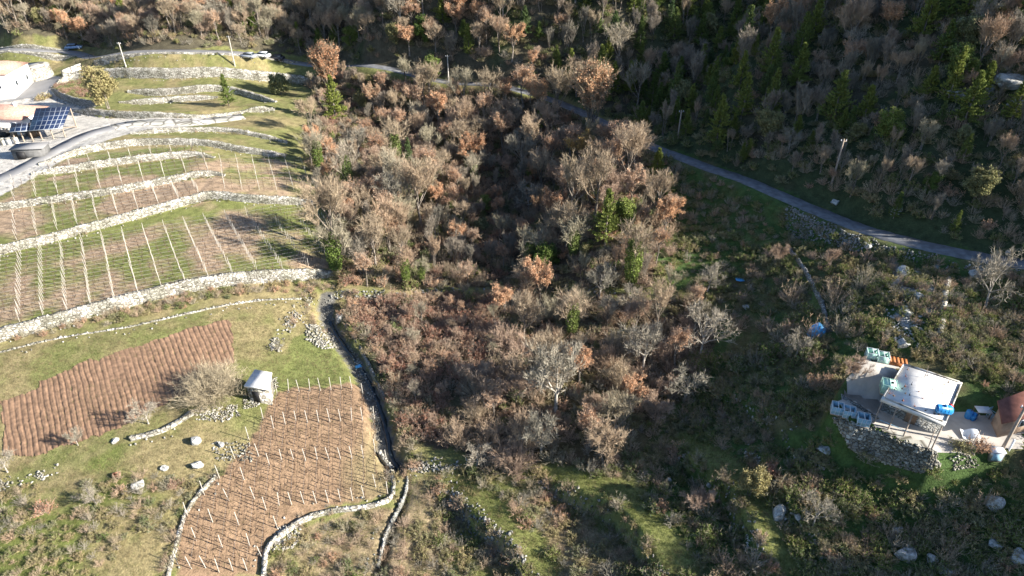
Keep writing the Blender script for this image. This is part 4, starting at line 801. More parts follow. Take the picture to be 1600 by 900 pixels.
#__MORE__
# ------------------------------------------------------------------ vines on posts
def ordinal(n):
    W = ['', 'first', 'second', 'third', 'fourth', 'fifth', 'sixth', 'seventh', 'eighth', 'ninth', 'tenth', 'eleventh', 'twelfth', 'thirteenth', 'fourteenth', 'fifteenth', 'sixteenth', 'seventeenth', 'eighteenth', 'nineteenth', 'twentieth']
    return W[n] if n <= 20 else 'twenty-' + W[n - 20] if n < 30 else 'thirty-' + W[n - 30] if n > 30 else 'thirtieth'
pm = MB(); pm.prism([(0, 0, -.2)], [(0, 0, 1.9)], .036, .03, 5); POST = pm.mesh('vine_post', ['post_pale'])
pm = MB(); pm.prism([(0, 0, -.2)], [(0, 0, 2.15)], .045, .04, 5); POST2 = pm.mesh('vine_stake', ['post_pale'])
def vine_row(posts, lab, group, vstep, me=POST, hw=(.8, 1.4), vh=1.0, lean=None):
    posts = np.asarray(posts); root = empty('vine_row', posts[0], 0, lab, 'vine row', group); o3 = posts[0]
    for p in posts:
        po = link('post', me, root, tuple(p - o3)); po.rotation_euler = (RNG.normal() * .035, RNG.normal() * .035, 0)
    Q = resample(posts[:, :2], 1.5) if len(posts) > 1 else posts[:, :2]; zz = H(Q[:, 0], Q[:, 1]); wv = MB()
    for h in hw: wv.tube(np.stack([Q[:, 0], Q[:, 1], zz + h], 1) - o3, .011, 3)
    wv.build('wire', 'wire', root); vb = MB(); Q = resample(posts[:, :2], vstep); zz = H(Q[:, 0], Q[:, 1]); B = np.stack([Q[:, 0], Q[:, 1], zz], 1) - o3 + RNG.normal(size=(len(Q), 3)) * [.08, .08, 0]; n = len(B)
    top = B + np.stack([RNG.normal(size=n) * .08, RNG.normal(size=n) * .08, RNG.uniform(.55, .8, n) * vh], 1); vb.prism(B - [0, 0, .1], top, .045, .03, 4)
    for _ in range(4): vb.blades(top, top + np.stack([RNG.normal(size=n) * .3, RNG.normal(size=n) * .3, RNG.uniform(-.1, .55, n)], 1), .06, RNG)
    vb.build('vines', 'vine', root)
def grid_rows(TL, TR, BL, BR, nr, nc, what, group, clip=None, gamma=1.0, nrow0=0):
    TL, TR, BL, BR = map(np.array, (TL, TR, BL, BR)); k = nrow0
    for r in range(nr):
        t = ((r + .5) / nr); t = t ** gamma; s = np.linspace(0, 1, nc)[:, None]; P = (TL * (1 - s) + TR * s) * (1 - t) + (BL * (1 - s) + BR * s) * t
        if clip: P = P[[clip(*q) for q in P]]
        if len(P) < 2: continue
        k += 1; vine_row(hit(P + RNG.uniform(-.15, .15, P.shape)), '%s vine row %s' % (ordinal(k), what), group, 1.3)
grid_rows((-30, 404), (480, 319), (-45, 520), (560, 408), 18, 17, 'below the long wall of the widest vineyard', 'vine rows of the widest vineyard', lambda x, y: x < 512 and not (400 < x < 470 and y < 350) and y < 424 + max(0, 400 - x) * .28)
grid_rows((22, 330), (300, 287), (27, 379), (312, 305), 6, 10, 'in the second vineyard terrace', 'vine rows of the second vineyard terrace', None)
grid_rows((21, 284), (316, 244), (24, 318), (326, 270), 5, 10, 'in the third vineyard terrace', 'vine rows of the third vineyard terrace')
grid_rows((345, 250), (470, 252), (352, 300), (488, 302), 6, 6, 'at the shaded right end of the upper terraces', 'vine rows at the shaded terrace end')
grid_rows((75, 262), (300, 230), (80, 266), (300, 237), 2, 8, 'in the narrow strip below the village road', 'vine rows of the narrow strip')
# brown vineyard: rows run down the slope
a = at(550, 602)[:2]; b_ = at(551, 790)[:2]; u = (b_ - a) / np.linalg.norm(b_ - a); v = np.array([-u[1], u[0]])
if v[0] < 0: v = -v
VYxy = hit([(max(-50, p[0]), min(p[1], 900)) for p in VY])[:, :2]; nrow = 0; pv = [tuple(q) for q in VYxy]
for k in range(-26, 8):
    s = np.arange(-8, 34, .5); L_ = a + v * k * 1.32 + u * s[:, None]; ins = inpoly(L_[:, 0], L_[:, 1], pv) & (s > 0)
    if ins.sum() < 8: continue
    s_ = s[ins]; s0 = s_.min() + .3; s1 = s_.max() - .3; ps = np.arange(s0, s1, 5.4) if k < 3 else np.array([s0, s1])
    if s1 - ps[-1] > 2: ps = np.append(ps, s1)
    if len(ps) < 2: continue
    nrow += 1; Q = a + v * k * 1.32 + u * (ps[:, None]); vine_row(np.column_stack([Q, H(Q[:, 0], Q[:, 1])]), '%s vine row from the left in the brown vineyard, running downhill' % ordinal(nrow), 'vine rows of the brown vineyard', .48, POST2, (.7,), .8)

# ------------------------------------------------------------------ rocks
def rock_mesh(seed, flat_=.8):
    rg = np.random.default_rng(seed); import bmesh
    bm = bmesh.new(); bmesh.ops.create_icosphere(bm, subdivisions=4, radius=1.0); V = np.array([v.co[:] for v in bm.verts])
    for _ in range(11):
        n_ = unit(rg.normal(size=3)); d = rg.uniform(.45, .85); dd = V @ n_; m = dd > d; V[m] -= np.outer(dd[m] - d, n_)
    V *= 1 + .32 * (fbm(V[:, 0] + V[:, 2] * .7, V[:, 1] - V[:, 2] * .5, .7, seed)[:, None] - .5) + .07 * (vnoise(V[:, 0] - V[:, 2], V[:, 1] + V[:, 2], .12, seed + 1)[:, None] - .5); V[:, 2] *= flat_
    for v_, c in zip(bm.verts, V): v_.co = c
    me = bpy.data.meshes.new('boulder'); bm.to_mesh(me); bm.free(); me.materials.append(MATS['rock']); return me
RM = [rock_mesh(i, f) for i, f in ((1, .9), (2, .75), (3, 1.2), (4, .6), (5, 1.0))]
for px, py, r, mi, lab in [
 (1217, 806, .95, 2, 'large white boulder standing upright among the dark scrub'), (1412, 868, 1.15, 0, 'biggest pale boulder near the bottom right edge'), (1478, 890, .95, 3, 'white jagged rocks at the bottom edge on the right'),
 (1550, 788, .95, 2, 'triangular grey rock with a pale ridge at the right'), (1400, 828, .7, 1, 'small grey rock above the biggest boulder'), (1285, 702, .95, 3, 'flat bluish rock left of the stone bank'), (1246, 810, .45, 4, 'small blue-grey rock right of the upright boulder'),
 (1455, 878, .7, 4, 'half buried rock between the two pale boulders at the bottom'), (305, 690, .8, 2, 'tall white rock in the sloping grass, below the low wall'), (306, 728, .9, 1, 'round heap-like rock above the narrow white wall'), (217, 760, .9, 3, 'grey rock among bushes in the rough grass'),
 (258, 731, .5, 1, 'small bright rock left of the round heap-like rock'), (346, 695, .5, 0, 'little pale rock in the bright grass'), (182, 689, .55, 1, 'pale rock at the left end of the low wall'), (1582, 132, 2.6, 3, 'largest white crag at the right edge of the hillside'), (1595, 168, 2.0, 1, 'second white crag, at the right edge just below the largest'),
 (1497, 150, 1.8, 3, 'small grey crag on the right hillside'), (1510, 152, 1.2, 1, 'grey crag touching the small one on its right'), (1412, 428, .9, 2, 'white outcrop below the country road'), (1418, 488, 1.0, 3, 'broken white outcrop above the flat roofed house'), (1408, 540, 1.0, 1, 'lower bluish outcrop behind the yard crates'), (1432, 468, .8, 4, 'grey outcrop between the white ones above the house'),
 (1355, 385, .7, 0, 'grey rock under the edge of the country road'), (1305, 318, .8, 1, 'bluish rock above the country road'), (1400, 331, .8, 2, 'pale rock in the scrub above the country road'), (1575, 398, .6, 4, 'pale rock by the upper kerb of the country road, far right'), (530, 500, 1.1, 0, 'white rock face beside the top of the sunken lane'), (1045, 751, .35, 4, 'small pale stone in the dark grass'),
 (1592, 872, .9, 0, 'grey rock at the bottom right corner'), (1556, 850, .8, 3, 'flat dark grey slab of rock near the right bottom corner'), (1108, 760, .4, 4, 'pale stone on the grassy terrace edge'), (1165, 480, .7, 3, 'blue-grey rock in the scrub left of the footpath'), (1525, 430, .9, 1, 'grey rock right of the upright stone line')]:
    p = at(px, py); o = link('boulder', RM[mi], None, (p[0], p[1], p[2] + r * .15), RNG.uniform(0, 6.28), r); o.scale = (r, r * RNG.uniform(.75, 1.1), r * .95); setp(o, lab, 'boulder', 'pale limestone boulders on the slopes')
def rubble(name, poly, n, s0, s1, lab, mat='stone_grey', dz=.1):
    xs = [p[0] for p in poly]; ys = [p[1] for p in poly]; q = np.column_stack([RNG.uniform(min(xs), max(xs), n * 3), RNG.uniform(min(ys), max(ys), n * 3)]); q = q[inpoly(q[:, 0], q[:, 1], poly)][:n]; P = hit(q); mb = MB()
    for p in P: mb.box(p + [0, 0, dz * RNG.random()], (s0 + (s1 - s0) * RNG.random(3) ** 2) * [.75, .6, .4], RNG.uniform(0, 3), 0, RNG.uniform(.5, .9))
    setp(mb.build(name, mat), lab, 'rubble', None, 'stuff')
rubble('rubble', [(1300, 652), (1335, 667), (1362, 673), (1400, 690), (1455, 709), (1470, 728), (1440, 740), (1385, 726), (1330, 704)], 2600, .14, .62, 'steep bank of loose grey stones below the concrete yard', 'stone', .25)
rubble('rubble', [(1300, 644), (1335, 661), (1362, 667), (1400, 684), (1462, 706), (1466, 716), (1400, 698), (1360, 682), (1335, 675)], 900, .1, .4, 'loose stones along the outer edge of the concrete yard', 'stone', .15)
rubble('rubble', [(505, 465), (520, 470), (522, 500), (512, 505), (500, 490)], 90, .1, .45, 'stones lying at the head of the sunken lane', 'stone_grey')
rubble('rubble', [(478, 508), (500, 505), (525, 528), (530, 545), (500, 545), (478, 530)], 320, .25, .75, 'heap of pale broken rocks at the top of the meadow', 'stone')
rubble('rubble', [(300, 640), (370, 632), (375, 650), (345, 660), (305, 655)], 220, .2, .5, 'reddish heap of stones under the coppice', 'stone')
rubble('rubble', [(380, 618), (432, 588), (436, 605), (400, 636), (380, 640)], 300, .15, .5, 'broken white stones round the little hut', 'stone')
rubble('rubble', [(548, 548), (560, 555), (590, 632), (598, 690), (590, 690), (575, 630), (552, 570)], 260, .15, .5, 'white stones along the left side of the stream', 'stone')
rubble('rubble', [(330, 690), (390, 690), (395, 720), (340, 720)], 120, .15, .6, 'pale stones breaking through the sloping grass', 'stone')
rubble('rubble', [(1375, 420), (1450, 425), (1440, 545), (1385, 530)], 300, .15, .7, 'scattered broken limestone above the flat roofed house', 'rock')
rubble('rubble', [(1225, 335), (1300, 350), (1370, 385), (1340, 395), (1280, 378), (1232, 372)], 380, .2, .7, 'tumbled grey stones under the country road', 'stone_grey')
rubble('rubble', [(425, 828), (475, 812), (465, 850), (440, 865), (425, 862)], 160, .2, .6, 'pale eroded stones at the foot of the brown vineyard', 'stone')
rubble('rubble', [(1480, 715), (1520, 705), (1530, 730), (1490, 735)], 120, .15, .4, 'white stones on the slope beside the dry shrubs', 'stone')

# ------------------------------------------------------------------ coppice by the hut and shrubs one can point at
st, lf = shrub(301, R=4.6, Ht=3.4, stems=230, tw=22); tk = MB(); th = RNG.uniform(0, 6.28, 30); e = np.stack([np.cos(th) * 1.6, np.sin(th) * 1.6, RNG.uniform(1.2, 2.2, 30)], 1); tk.prism(e * [[.15, .15, 0]], e, .07, .03, 4)
p = at(335, 618); o = empty('coppice_bush', p, 0, 'huge fan of straw coloured leafless stems between the ploughed field and the hut', 'bush'); tk.build('stems', 'bark_pale', o); st.build('crown', 'twig', o)
SHL = [('twiggy', 460, 505, .8, 'small reddish bush on the grass left of the rubble heap'), ('grey', 435, 545, 1.0, 'grey tangled bush where the stone bank meets the hut path'), ('pink', 1000, 735, .9, 'pink-brown upright bush on the lower slope'), ('brown', 1270, 605, 1.1, 'dark pink bare bush below the concrete yard'),
 ('brown', 1362, 808, .8, 'rust coloured bush in the dark scrub at the bottom right'), ('twiggy', 1442, 842, .9, 'small bare bush right of the small grey rock'), ('twiggy', 1480, 860, 1.2, 'wide bare bush above the white jagged rocks'), ('grey', 1308, 890, 1.2, 'grey bush at the bottom edge left of the biggest boulder'),
 ('pink', 1160, 470, 1.0, 'pinkish bush by the blue-grey rock'), ('pink', 1230, 520, 1.3, 'dense orange-brown bush left of the blue tarpaulin'), ('rust', 1205, 740, 1.1, 'rust coloured bush above the white boulder'), ('olive', 1500, 700, 1.0, 'yellowish bush beside the lower terrace'), ('brown', 1530, 705, 1.2, 'brown dry bush below the table'),
 ('rust', 275, 800 - 40, .8, 'orange dry bush at the top of the rough grass'), ('rust', 72, 800, 1.1, 'orange-red dry bush in the rough grass at the far left'), ('grey', 212, 768, .9, 'violet-grey bush by the grey rock in the rough grass'), ('olive', 68, 155, 1.6, 'yellow-green garden bush beside the solar roof')]
for k, px, py, s, lab in SHL:
    p = at(px, py); setp(link('shrub', SH[k][RNG.integers(0, 3)], None, tuple(p), RNG.uniform(0, 6), s), lab, 'shrub', 'shrubs standing on their own')

# ------------------------------------------------------------------ utility poles and cables
POLES = [(197, 105, 185, 66, 'pale concrete utility pole beside the top terrace wall'), (367, 103, 361, 56, 'tall pale utility pole by the parked cars'), (701, 127, 698, 86, 'white utility pole with a short crossarm above the middle wood'), (1059, 216, 1063, 172, 'brown utility pole in the shaded gully'), (1300, 286, 1318, 217, 'tall thin utility pole on the slope above the country road'), (1566, 702, 1600, 632, 'thick wooden pole in front of the small rust roofed house')]
tops = []
for bx, by, tx, ty, lab in POLES:
    b0 = at(bx, by); lo, hi = 2., 16.
    for _ in range(30):
        m_ = (lo + hi) / 2; lo, hi = (m_, hi) if proj(b0[0], b0[1], b0[2] + m_)[1] > ty else (lo, m_)
    h = lo; root = empty('utility_pole', b0, 0, lab, 'utility pole', 'utility poles carrying the power line'); mt = 'post_pale' if bx < 900 else 'wood_pale'
    q = MB(); q.prism([(0, 0, -.4)], [(0, 0, h)], .17, .11, 8); q.build('shaft', mt, root)
    q = MB(); q.box((0, 0, h - .35), (.9, .1, .1)); q.build('crossarm', 'wood_pale', root)
    for dx in (-.38, 0, .38): q = MB(); q.prism([(dx, 0, h - .3)], [(dx, 0, h - .08)], .05, .04, 6); q.build('insulator', 'white_plastic', root)
    tops.append(b0 + [0, 0, h - .1])
def cable(a, b_, sag, lab, r=.018):
    t = np.linspace(0, 1, 25)[:, None]; P = a * (1 - t) + b_ * t; P[:, 2] -= (4 * t * (1 - t))[:, 0] * sag; mb = MB(); mb.tube(P, r, 4); setp(mb.build('power_cable', 'dark'), lab, 'cable', 'cables of the power line')
for i, j, l_ in ((0, 1, 'cable between the two poles over the top terrace'), (1, 2, 'cable from the pole by the cars to the white pole'), (2, 3, 'cable from the white pole down to the brown pole in the gully'), (3, 4, 'cable from the brown pole to the tall thin pole')): cable(tops[i], tops[j], 2.0, l_)

# ------------------------------------------------------------------ vehicles
def car(px, py, rz, mat, lab):
    p = at(px, py); root = empty('parked_car', p, rz, lab, 'car', 'cars parked by the upper road'); b = MB()
    prof = [(-2.1, .35), (-2.15, .75), (-1.9, .95), (-1.0, 1.0), (1.1, .98), (2.0, .82), (2.15, .55), (2.1, .3)]
    n = len(prof); V = [(x, -.85, z) for x, z in prof] + [(x, .85, z) for x, z in prof]; b.add(V, [list(range(n)), list(range(n, 2 * n))[::-1]] + [(i + n, (i + 1) % n + n, (i + 1) % n, i) for i in range(n)]); b.build('body', mat, root)
    for z0, z1, nm, mm, tp in ((.97, 1.38, 'windows', 'glass_dark', .86), (1.38, 1.46, 'roof', mat, .97)):
        c = MB(); c.box((-.35, 0, (z0 + z1) / 2), (2.5 if nm == 'windows' else 1.95, 1.55 if nm == 'windows' else 1.36, z1 - z0), 0, 0, tp); c.build(nm, mm, root)
    for x in (-1.3, 1.35):
        for y in (-.8, .8):
            w_ = MB(); w_.prism([(x, y - .1, .32)], [(x, y + .1, .32)], .32, .32, 12); wo = w_.build('wheel', 'rubber', root); k = MB(); sy = math.copysign(.115, y); k.prism([(x, y + sy * .9, .32)], [(x, y + sy, .32)], .18, .18, 8); k.build('rim', 'metal', wo)
    for y in (-.6, .6): k = MB(); k.box((2.08, y, .68), (.12, .3, .14)); k.build('headlight', 'white_plastic', root)
car(116, 77, .35, 'car_blue', 'light blue car parked under the russet trees at the top left')
car(388, 91, 2.9, 'car_silver', 'silver car parked left of the white one by the top wall'); car(410, 90, 2.9, 'car_white', 'white car parked between the silver and the dark car'); car(432, 94, 2.9, 'car_dark', 'dark car parked nearest to the wood, right of the white one')

# ------------------------------------------------------------------ the village corner
def hip_house(px, py, w_, d, h, rh, rz, lab, wall, roof, hip=.35):
    p = at(px, py); root = empty('house', p, rz, lab, 'house', 'village houses at the top left'); b = MB(); b.box((0, 0, h / 2 - .5), (w_, d, h + 1)); b.build('wall', wall, root)
    r = MB(); x, y = w_ / 2 + .4, d / 2 + .4; hx = w_ / 2 - w_ * hip; V = [(-x, -y, h + .02), (x, -y, h + .02), (x, y, h + .02), (-x, y, h + .02), (-hx, 0, h + rh), (hx, 0, h + rh)]; r.add(V, [(0, 1, 5, 4), (1, 2, 5), (2, 3, 4, 5), (3, 0, 4), (3, 2, 1, 0)]); ro = r.build('roof', roof, root)
    c = MB(); c.box((w_ * .2, .4, h + rh * .8), (.6, .6, 1.4)); c.build('chimney', wall, ro)
    for k in range(3):
        f = MB(); f.box((-w_ / 2 + w_ * (k + .5) / 3, -d / 2 - .03, h * .55), (1.1, .08, 1.3)); fo = f.build('window', 'white_plastic', root); g = MB(); g.box((-w_ / 2 + w_ * (k + .5) / 3, -d / 2 - .08, h * .55), (.85, .05, 1.05)); g.build('pane', 'glass_dark', fo)
    for k in range(2):
        f = MB(); f.box((w_ / 2 + .03, -d / 4 + d / 2 * k, h * .55), (.08, 1.0, 1.3)); fo = f.build('window', 'white_plastic', root); g = MB(); g.box((w_ / 2 + .08, -d / 4 + d / 2 * k, h * .55), (.05, .8, 1.05)); g.build('pane', 'glass_dark', fo)
hip_house(-12, 147, 16, 10, 6.0, 1.9, .1, 'white two storey house with a red tiled roof, cut by the left edge', 'plaster_white', 'tile_roof', .1)
hip_house(14, 196, 14, 8, 2.9, 1.8, -.05, 'low white house with a hipped salmon tiled roof behind the solar panels', 'plaster_white', 'tile_roof', .4)
# open barn with the solar roof
g0 = float(at(80, 207)[2]); Cn = [un(56, 169, g0 + 4.6), un(110, 167, g0 + 4.6), un(97, 200, g0 + 2.5), un(45, 204, g0 + 2.5)]
root = empty('solar_barn', at(80, 206), 0, 'open timber barn under a tilted roof of dark blue solar panels', 'barn'); o3 = np.array(root.location)
def slab(quad, th, mat, name, parent, uv=None):
    q = np.array(quad) - np.array(parent_origin(parent)); nrm = unit(np.cross(q[1] - q[0], q[3] - q[0])); nrm = nrm if nrm[2] > 0 else -nrm
    m_ = MB(); V = np.vstack([q, q - nrm * th]); top = (0, 1, 2, 3) if np.dot(np.cross(q[1] - q[0], q[2] - q[0]), nrm) > 0 else (3, 2, 1, 0)
    m_.add(V, [top, tuple(i + 4 for i in top[::-1])] + [(i, (i + 1) % 4, (i + 1) % 4 + 4, i + 4) for i in range(4)]); o = m_.build(name, mat, parent)
    if uv:
        u_ = o.data.uv_layers.new(name='UV'); W_ = np.linalg.norm(q[1] - q[0]); H_ = np.linalg.norm(q[3] - q[0]); tab = {0: (0, H_), 1: (W_, H_), 2: (W_, 0), 3: (0, 0)}
        for lp in o.data.loops: t = tab[lp.vertex_index % 4]; u_.data[lp.index].uv = t
    return o
def parent_origin(o):
    p = np.zeros(3)
    while o is not None: p += np.array(o.location); o = o.parent
    return p
slab(Cn, .15, 'solar', 'solar_panels', root, True); C2 = [un(18, 193, g0 + 2.9), un(47, 191.5, g0 + 2.9), un(45, 204, g0 + 2.3), un(14, 206, g0 + 2.3)]; slab(C2, .15, 'solar', 'solar_panels', root, True)
for q in [un(97, 200, g0 + 2.4), un(78, 201, g0 + 2.4), un(60, 202, g0 + 2.4), un(45, 203, g0 + 2.4), un(109, 168, g0 + 4.4), un(58, 170, g0 + 4.4), un(18, 204, g0 + 2.2), un(31, 204, g0 + 2.2)]:
    m_ = MB(); q = q - o3; m_.prism([(q[0], q[1], -.8)], [tuple(q)], .16, .16, 4); m_.build('post', 'wood_pale', root)
m_ = MB(); q = un(109, 168, g0 + 4.3) - o3; q2 = un(97, 200, g0 + 2.3) - o3; m_.prism([tuple(q)], [tuple(q2)], .14, .14, 4); m_.prism([(q[0], q[1], .2)], [tuple(q2)], .12, .12, 4); m_.build('side_frame', 'wood_pale', root)
for k, (px, s, mt) in enumerate(((8, 1.3, 'dark'), (26, 1.2, 'wood'), (38, 1.5, 'metal'), (55, 1.4, 'wood'))):
    p = at(px, 213); m_ = MB(); m_.box((0, 0, s / 2 - .1), (s * 1.4, s, s), .3 * k, 0, .9); m_.box((.1, 0, s * .9 - .1), (s * .8, s * .7, s * .3), .3 * k, 0, .8); o = m_.build('storage_box', mt); o.location = p
    setp(o, ['dark covered box at the left edge of the barn', 'brown wooden box stored under the left panels', 'grey metal box stored under the middle of the barn', 'brown wooden box stored under the tall panels'][k], 'box')
root = empty('stone_shed', at(46, 247), .15, 'low grey stone shed with a flat dark roof beside the village road', 'shed'); m_ = MB(); m_.box((0, 1.5, .6), (5.6, 2.8, 2.2)); m_.build('wall', plain('shed_grey', (.13, .13, .13), .9).name, root); m_ = MB(); m_.box((0, 1.5, 1.8), (6.0, 3.2, .2)); m_.build('roof', 'asphalt2', root); m_ = MB(); m_.box((-1.2, -.13, .6), (1.4, .3, 1.4)); m_.build('door', 'dark', root)  # wall colour darkened to stand for the shed's shaded face
root = empty('stone_cistern', at(62, 121), 0, 'round tapered stone cistern beside the asphalt yard', 'cistern'); m_ = MB(); m_.prism([(0, 0, -1)], [(0, 0, 3.0)], 3.6, 3.0, 20); m_.build('wall', 'stone', root); m_ = MB(); m_.prism([(0, 0, 3.0)], [(0, 0, 3.15)], 3.15, 3.1, 20); m_.build('lid', 'concrete_pale', root)
def railing(px0, px1, h, lab, name='railing'):
    a = at(*px0); b_ = at(*px1); root = empty(name, a, 0, lab, name); n = max(3, int(np.linalg.norm(b_ - a) / 1.2)); P = np.array([a + (b_ - a) * t for t in np.linspace(0, 1, n)]) - a; 
    for p_ in P: m_ = MB(); m_.prism([p_ - [0, 0, .2]], [p_ + [0, 0, h]], .05, .05, 4); m_.build('post', 'dark', root)
    for z in (h * .5, h): m_ = MB(); m_.tube(P + [0, 0, z], .045, 4); m_.build('rail', 'dark', root)
railing((121, 106), (150, 98), 2.2, 'dark iron gate frame at the top of the terraces', 'gate'); railing((33, 133), (46, 130), 1.5, 'short dark railing beside the asphalt yard'); railing((180, 105), (196, 106), 1.6, 'short dark fence at the foot of the first utility pole', 'fence')
for px0, px1, h, th, lab in (((-20, 206), (60, 213), 1.2, .4, 'long white yard wall in front of the solar barn'), ((0, 227), (30, 224), 1.4, .4, 'white wall beside the stone shed'), ((100, 122), (128, 108), 1.6, .5, 'white wall rising from the asphalt yard to the gate')):
    P = resample(hit([px0, px1])[:, :2], 1.0); z = H(P[:, 0], P[:, 1]); z = np.linspace(z[:3].mean(), z[-3:].mean(), len(z)); m_ = MB(); T = unit(P[-1] - P[0]); N_ = np.array([-T[1], T[0]]) * th / 2
    for a_, b2, za, zb in zip(P[:-1], P[1:], z[:-1], z[1:]):
        V = [(*(a_ - N_), za - .6), (*(b2 - N_), zb - .6), (*(b2 + N_), zb - .6), (*(a_ + N_), za - .6), (*(a_ - N_), za + h), (*(b2 - N_), zb + h), (*(b2 + N_), zb + h), (*(a_ + N_), za + h)]; m_.add(V, [(4, 5, 6, 7), (0, 1, 5, 4), (2, 3, 7, 6), (1, 2, 6, 5), (3, 0, 4, 7)])
    setp(m_.build('yard_wall', 'concrete_pale'), lab, 'wall', 'pale walls of the village')

# ------------------------------------------------------------------ the little hut
g0 = float(at(400, 618)[2]); zr = g0 + 2.6; Q = [un(381, 603, zr), un(398, 577, zr), un(425, 582, zr), (un(420, 608, zr))]; ctr = np.mean(Q, 0)
root = empty('stone_hut', (ctr[0], ctr[1], g0), 0, 'tiny stone hut with a flat white roof beside the coppice', 'hut'); slab(Q, .22, 'concrete_roof', 'roof', root)
def walls_under(Q, ztop, zbot, mat, root, inset=.12, name='wall'):
    c = np.mean(Q, 0); q = [c + (p - c) * (1 - inset) for p in Q]; o3 = parent_origin(root); m_ = MB(); V = [(*p[:2], zbot) for p in q] + [(*p[:2], ztop) for p in q]; m_.add(np.array(V) - o3, [(i, (i + 1) % 4, (i + 1) % 4 + 4, i + 4) for i in range(4)] + [(4, 5, 6, 7)]); return m_.build(name, mat, root), q
wl, q = walls_under(Q, zr - .22, g0 - .6, 'stone', root)
def door_on(q0, q1, t, w_, h, zb, mat, name, parent, out=.04):
    a = np.array(q0); b_ = np.array(q1); d = unit((b_ - a) * [1, 1, 0]); n_ = np.array([d[1], -d[0], 0]); c = a + (b_ - a) * t; c[2] = zb + h / 2
    if n_[1] > 0: n_ = -n_
    m_ = MB(); m_.box(c + n_ * out - parent_origin(parent), (w_, .06, h), math.atan2(d[1], d[0])); return m_.build(name, mat, parent)
door_on(q[0], q[3], .35, .9, 1.7, g0, 'dark', 'door', root)  # dark panel painted for the shade in the open doorway

# ------------------------------------------------------------------ the flat roofed house and its yard
ZR = 15.5
Q = [un(1377, 622, ZR), un(1411, 568, ZR), un(1504, 598, ZR), un(1478, 662, ZR)]; ctr = np.mean(Q, 0)
house = empty('flat_roofed_house', (ctr[0], ctr[1], ZLOW), 0, 'concrete house with a bright flat roof slab and a verandah frame in front', 'house')
rf = slab(Q, .42, 'concrete_roof', 'roof', house); Qb = [Q[0] + (Q[1] - Q[0]) * .34, Q[1], Q[2], Q[3] + (Q[2] - Q[3]) * .34]; wl, q = walls_under(Qb, ZR - .42, ZLOW - .3, 'stone_grey', house, .05)
for a_, b_ in ((0, 1), (1, 2), (2, 3), (3, 0)):                   # raised rim of the slab
    A = Q[a_] + (ctr - Q[a_]) * .03; B = Q[b_] + (ctr - Q[b_]) * .03; m_ = MB(); d = B - A; m_.box((A + B) / 2 + [0, 0, .065] - parent_origin(house), (np.linalg.norm(d) * .93, .13, .12), math.atan2(d[1], d[0])); m_.build('rim', 'concrete_pale', rf)
for t, w_, h, zb, nm in ((.2, 1.0, 1.0, ZLOW + 1.2, 'window'), (.5, 1.0, 2.1, ZLOW, 'door'), (.8, 1.2, 1.0, ZLOW + 1.2, 'window')):
    o = door_on(q[0], q[3], t, w_, h, zb, 'wood' if nm == 'door' else 'white_plastic', nm, house)
    if nm == 'window': door_on(q[0], q[3], t, w_ * .8, h * .8, zb + h * .1, 'glass_dark', 'pane', o, .08)
def bil(s, t): return (Q[0] * (1 - s) + Q[3] * s) * (1 - t) + (Q[1] * (1 - s) + Q[2] * s) * t      # s along the front, t to the back
for s_, t in ((.12, .88), (.45, .9), (.8, .9), (.15, .7), (.3, .55), (.2, .38), (.1, .3), (.14, .15), (.35, .3), (.45, .45), (.62, .62), (.3, .12), (.5, .1), (.66, .1), (.8, .1), (.75, .8), (.28, .3), (.22, .45), (.07, .17), (.55, .33)):
    p = bil(s_, t) - parent_origin(house); m_ = MB(); k = RNG.uniform(.10, .20); k *= .7; m_.box(p + [0, 0, k / 2], (k * 1.2, k, k), RNG.uniform(0, 3), 0, .7)
    for _ in range(3): w2 = RNG.normal(size=2) * .05; m_.prism([p + [w2[0], w2[1], 0]], [p + [w2[0] * 1.6, w2[1] * 1.6, RNG.uniform(.15, .4)]], .015, .012, 3)
    m_.build('rebar_stub', ['rust_roof', 'wood', 'dark'][RNG.integers(0, 3)], rf)
# the two crooked sticks on the roof, the tank and the red box
for s_, t, h, lab in ((.42, .82, 1.5, 'thin crooked stick standing on the back of the flat roof'), (.78, .42, 1.7, 'forked stick standing on the right half of the flat roof')):
    p = bil(s_, t); m_ = MB(); m_.tube([(0, 0, 0), (.05, .02, h * .5), (-.05, .05, h)], [.035, .03, .015], 5)
    if h > 1.6: m_.tube([(.02, 0, h * .35), (.35, .1, h * .95)], [.03, .012], 5)
    o = m_.build('stick', 'wood_pale'); o.location = p; setp(o, lab, 'stick')
p = bil(.90, .18); d = unit(Q[3] - Q[0]); th = math.atan2(d[1], d[0]); root = empty('water_tank', p, th + .45, 'bright blue plastic water tank lying on the flat roof', 'water tank')
m_ = MB(); xs = np.array([-.72, -.68, -.55, .55, .68, .72]); rr = np.array([.1, .34, .44, .44, .34, .1]); m_.tube(np.stack([xs, 0 * xs, 0 * xs + .5], 1), rr, 16)
for x in (-.3, 0, .3): m_.prism([(x - .03, 0, .5)], [(x + .03, 0, .5)], .448, .448, 16)
m_.build('tank_body', 'blue_plastic', root, ); m_ = MB(); m_.prism([(0, 0, .93)], [(0, 0, 1.02)], .16, .15, 10); m_.build('lid', 'blue_plastic', root)
for x in (-.4, .4): m_ = MB(); m_.box((x, 0, .07), (.12, .8, .14)); m_.build('cradle', 'wood', root)
p = bil(1.0, .3) ; m_ = MB(); m_.box((0, 0, .22), (.45, .35, .4), .4, 0, .9); m_.prism([(0, 0, .42)], [(0, 0, .5)], .08, .07, 6); o = m_.build('jerrycan', 'red_plastic'); o.location = bil(.965, .33); setp(o, 'small red canister at the right edge of the flat roof', 'canister')
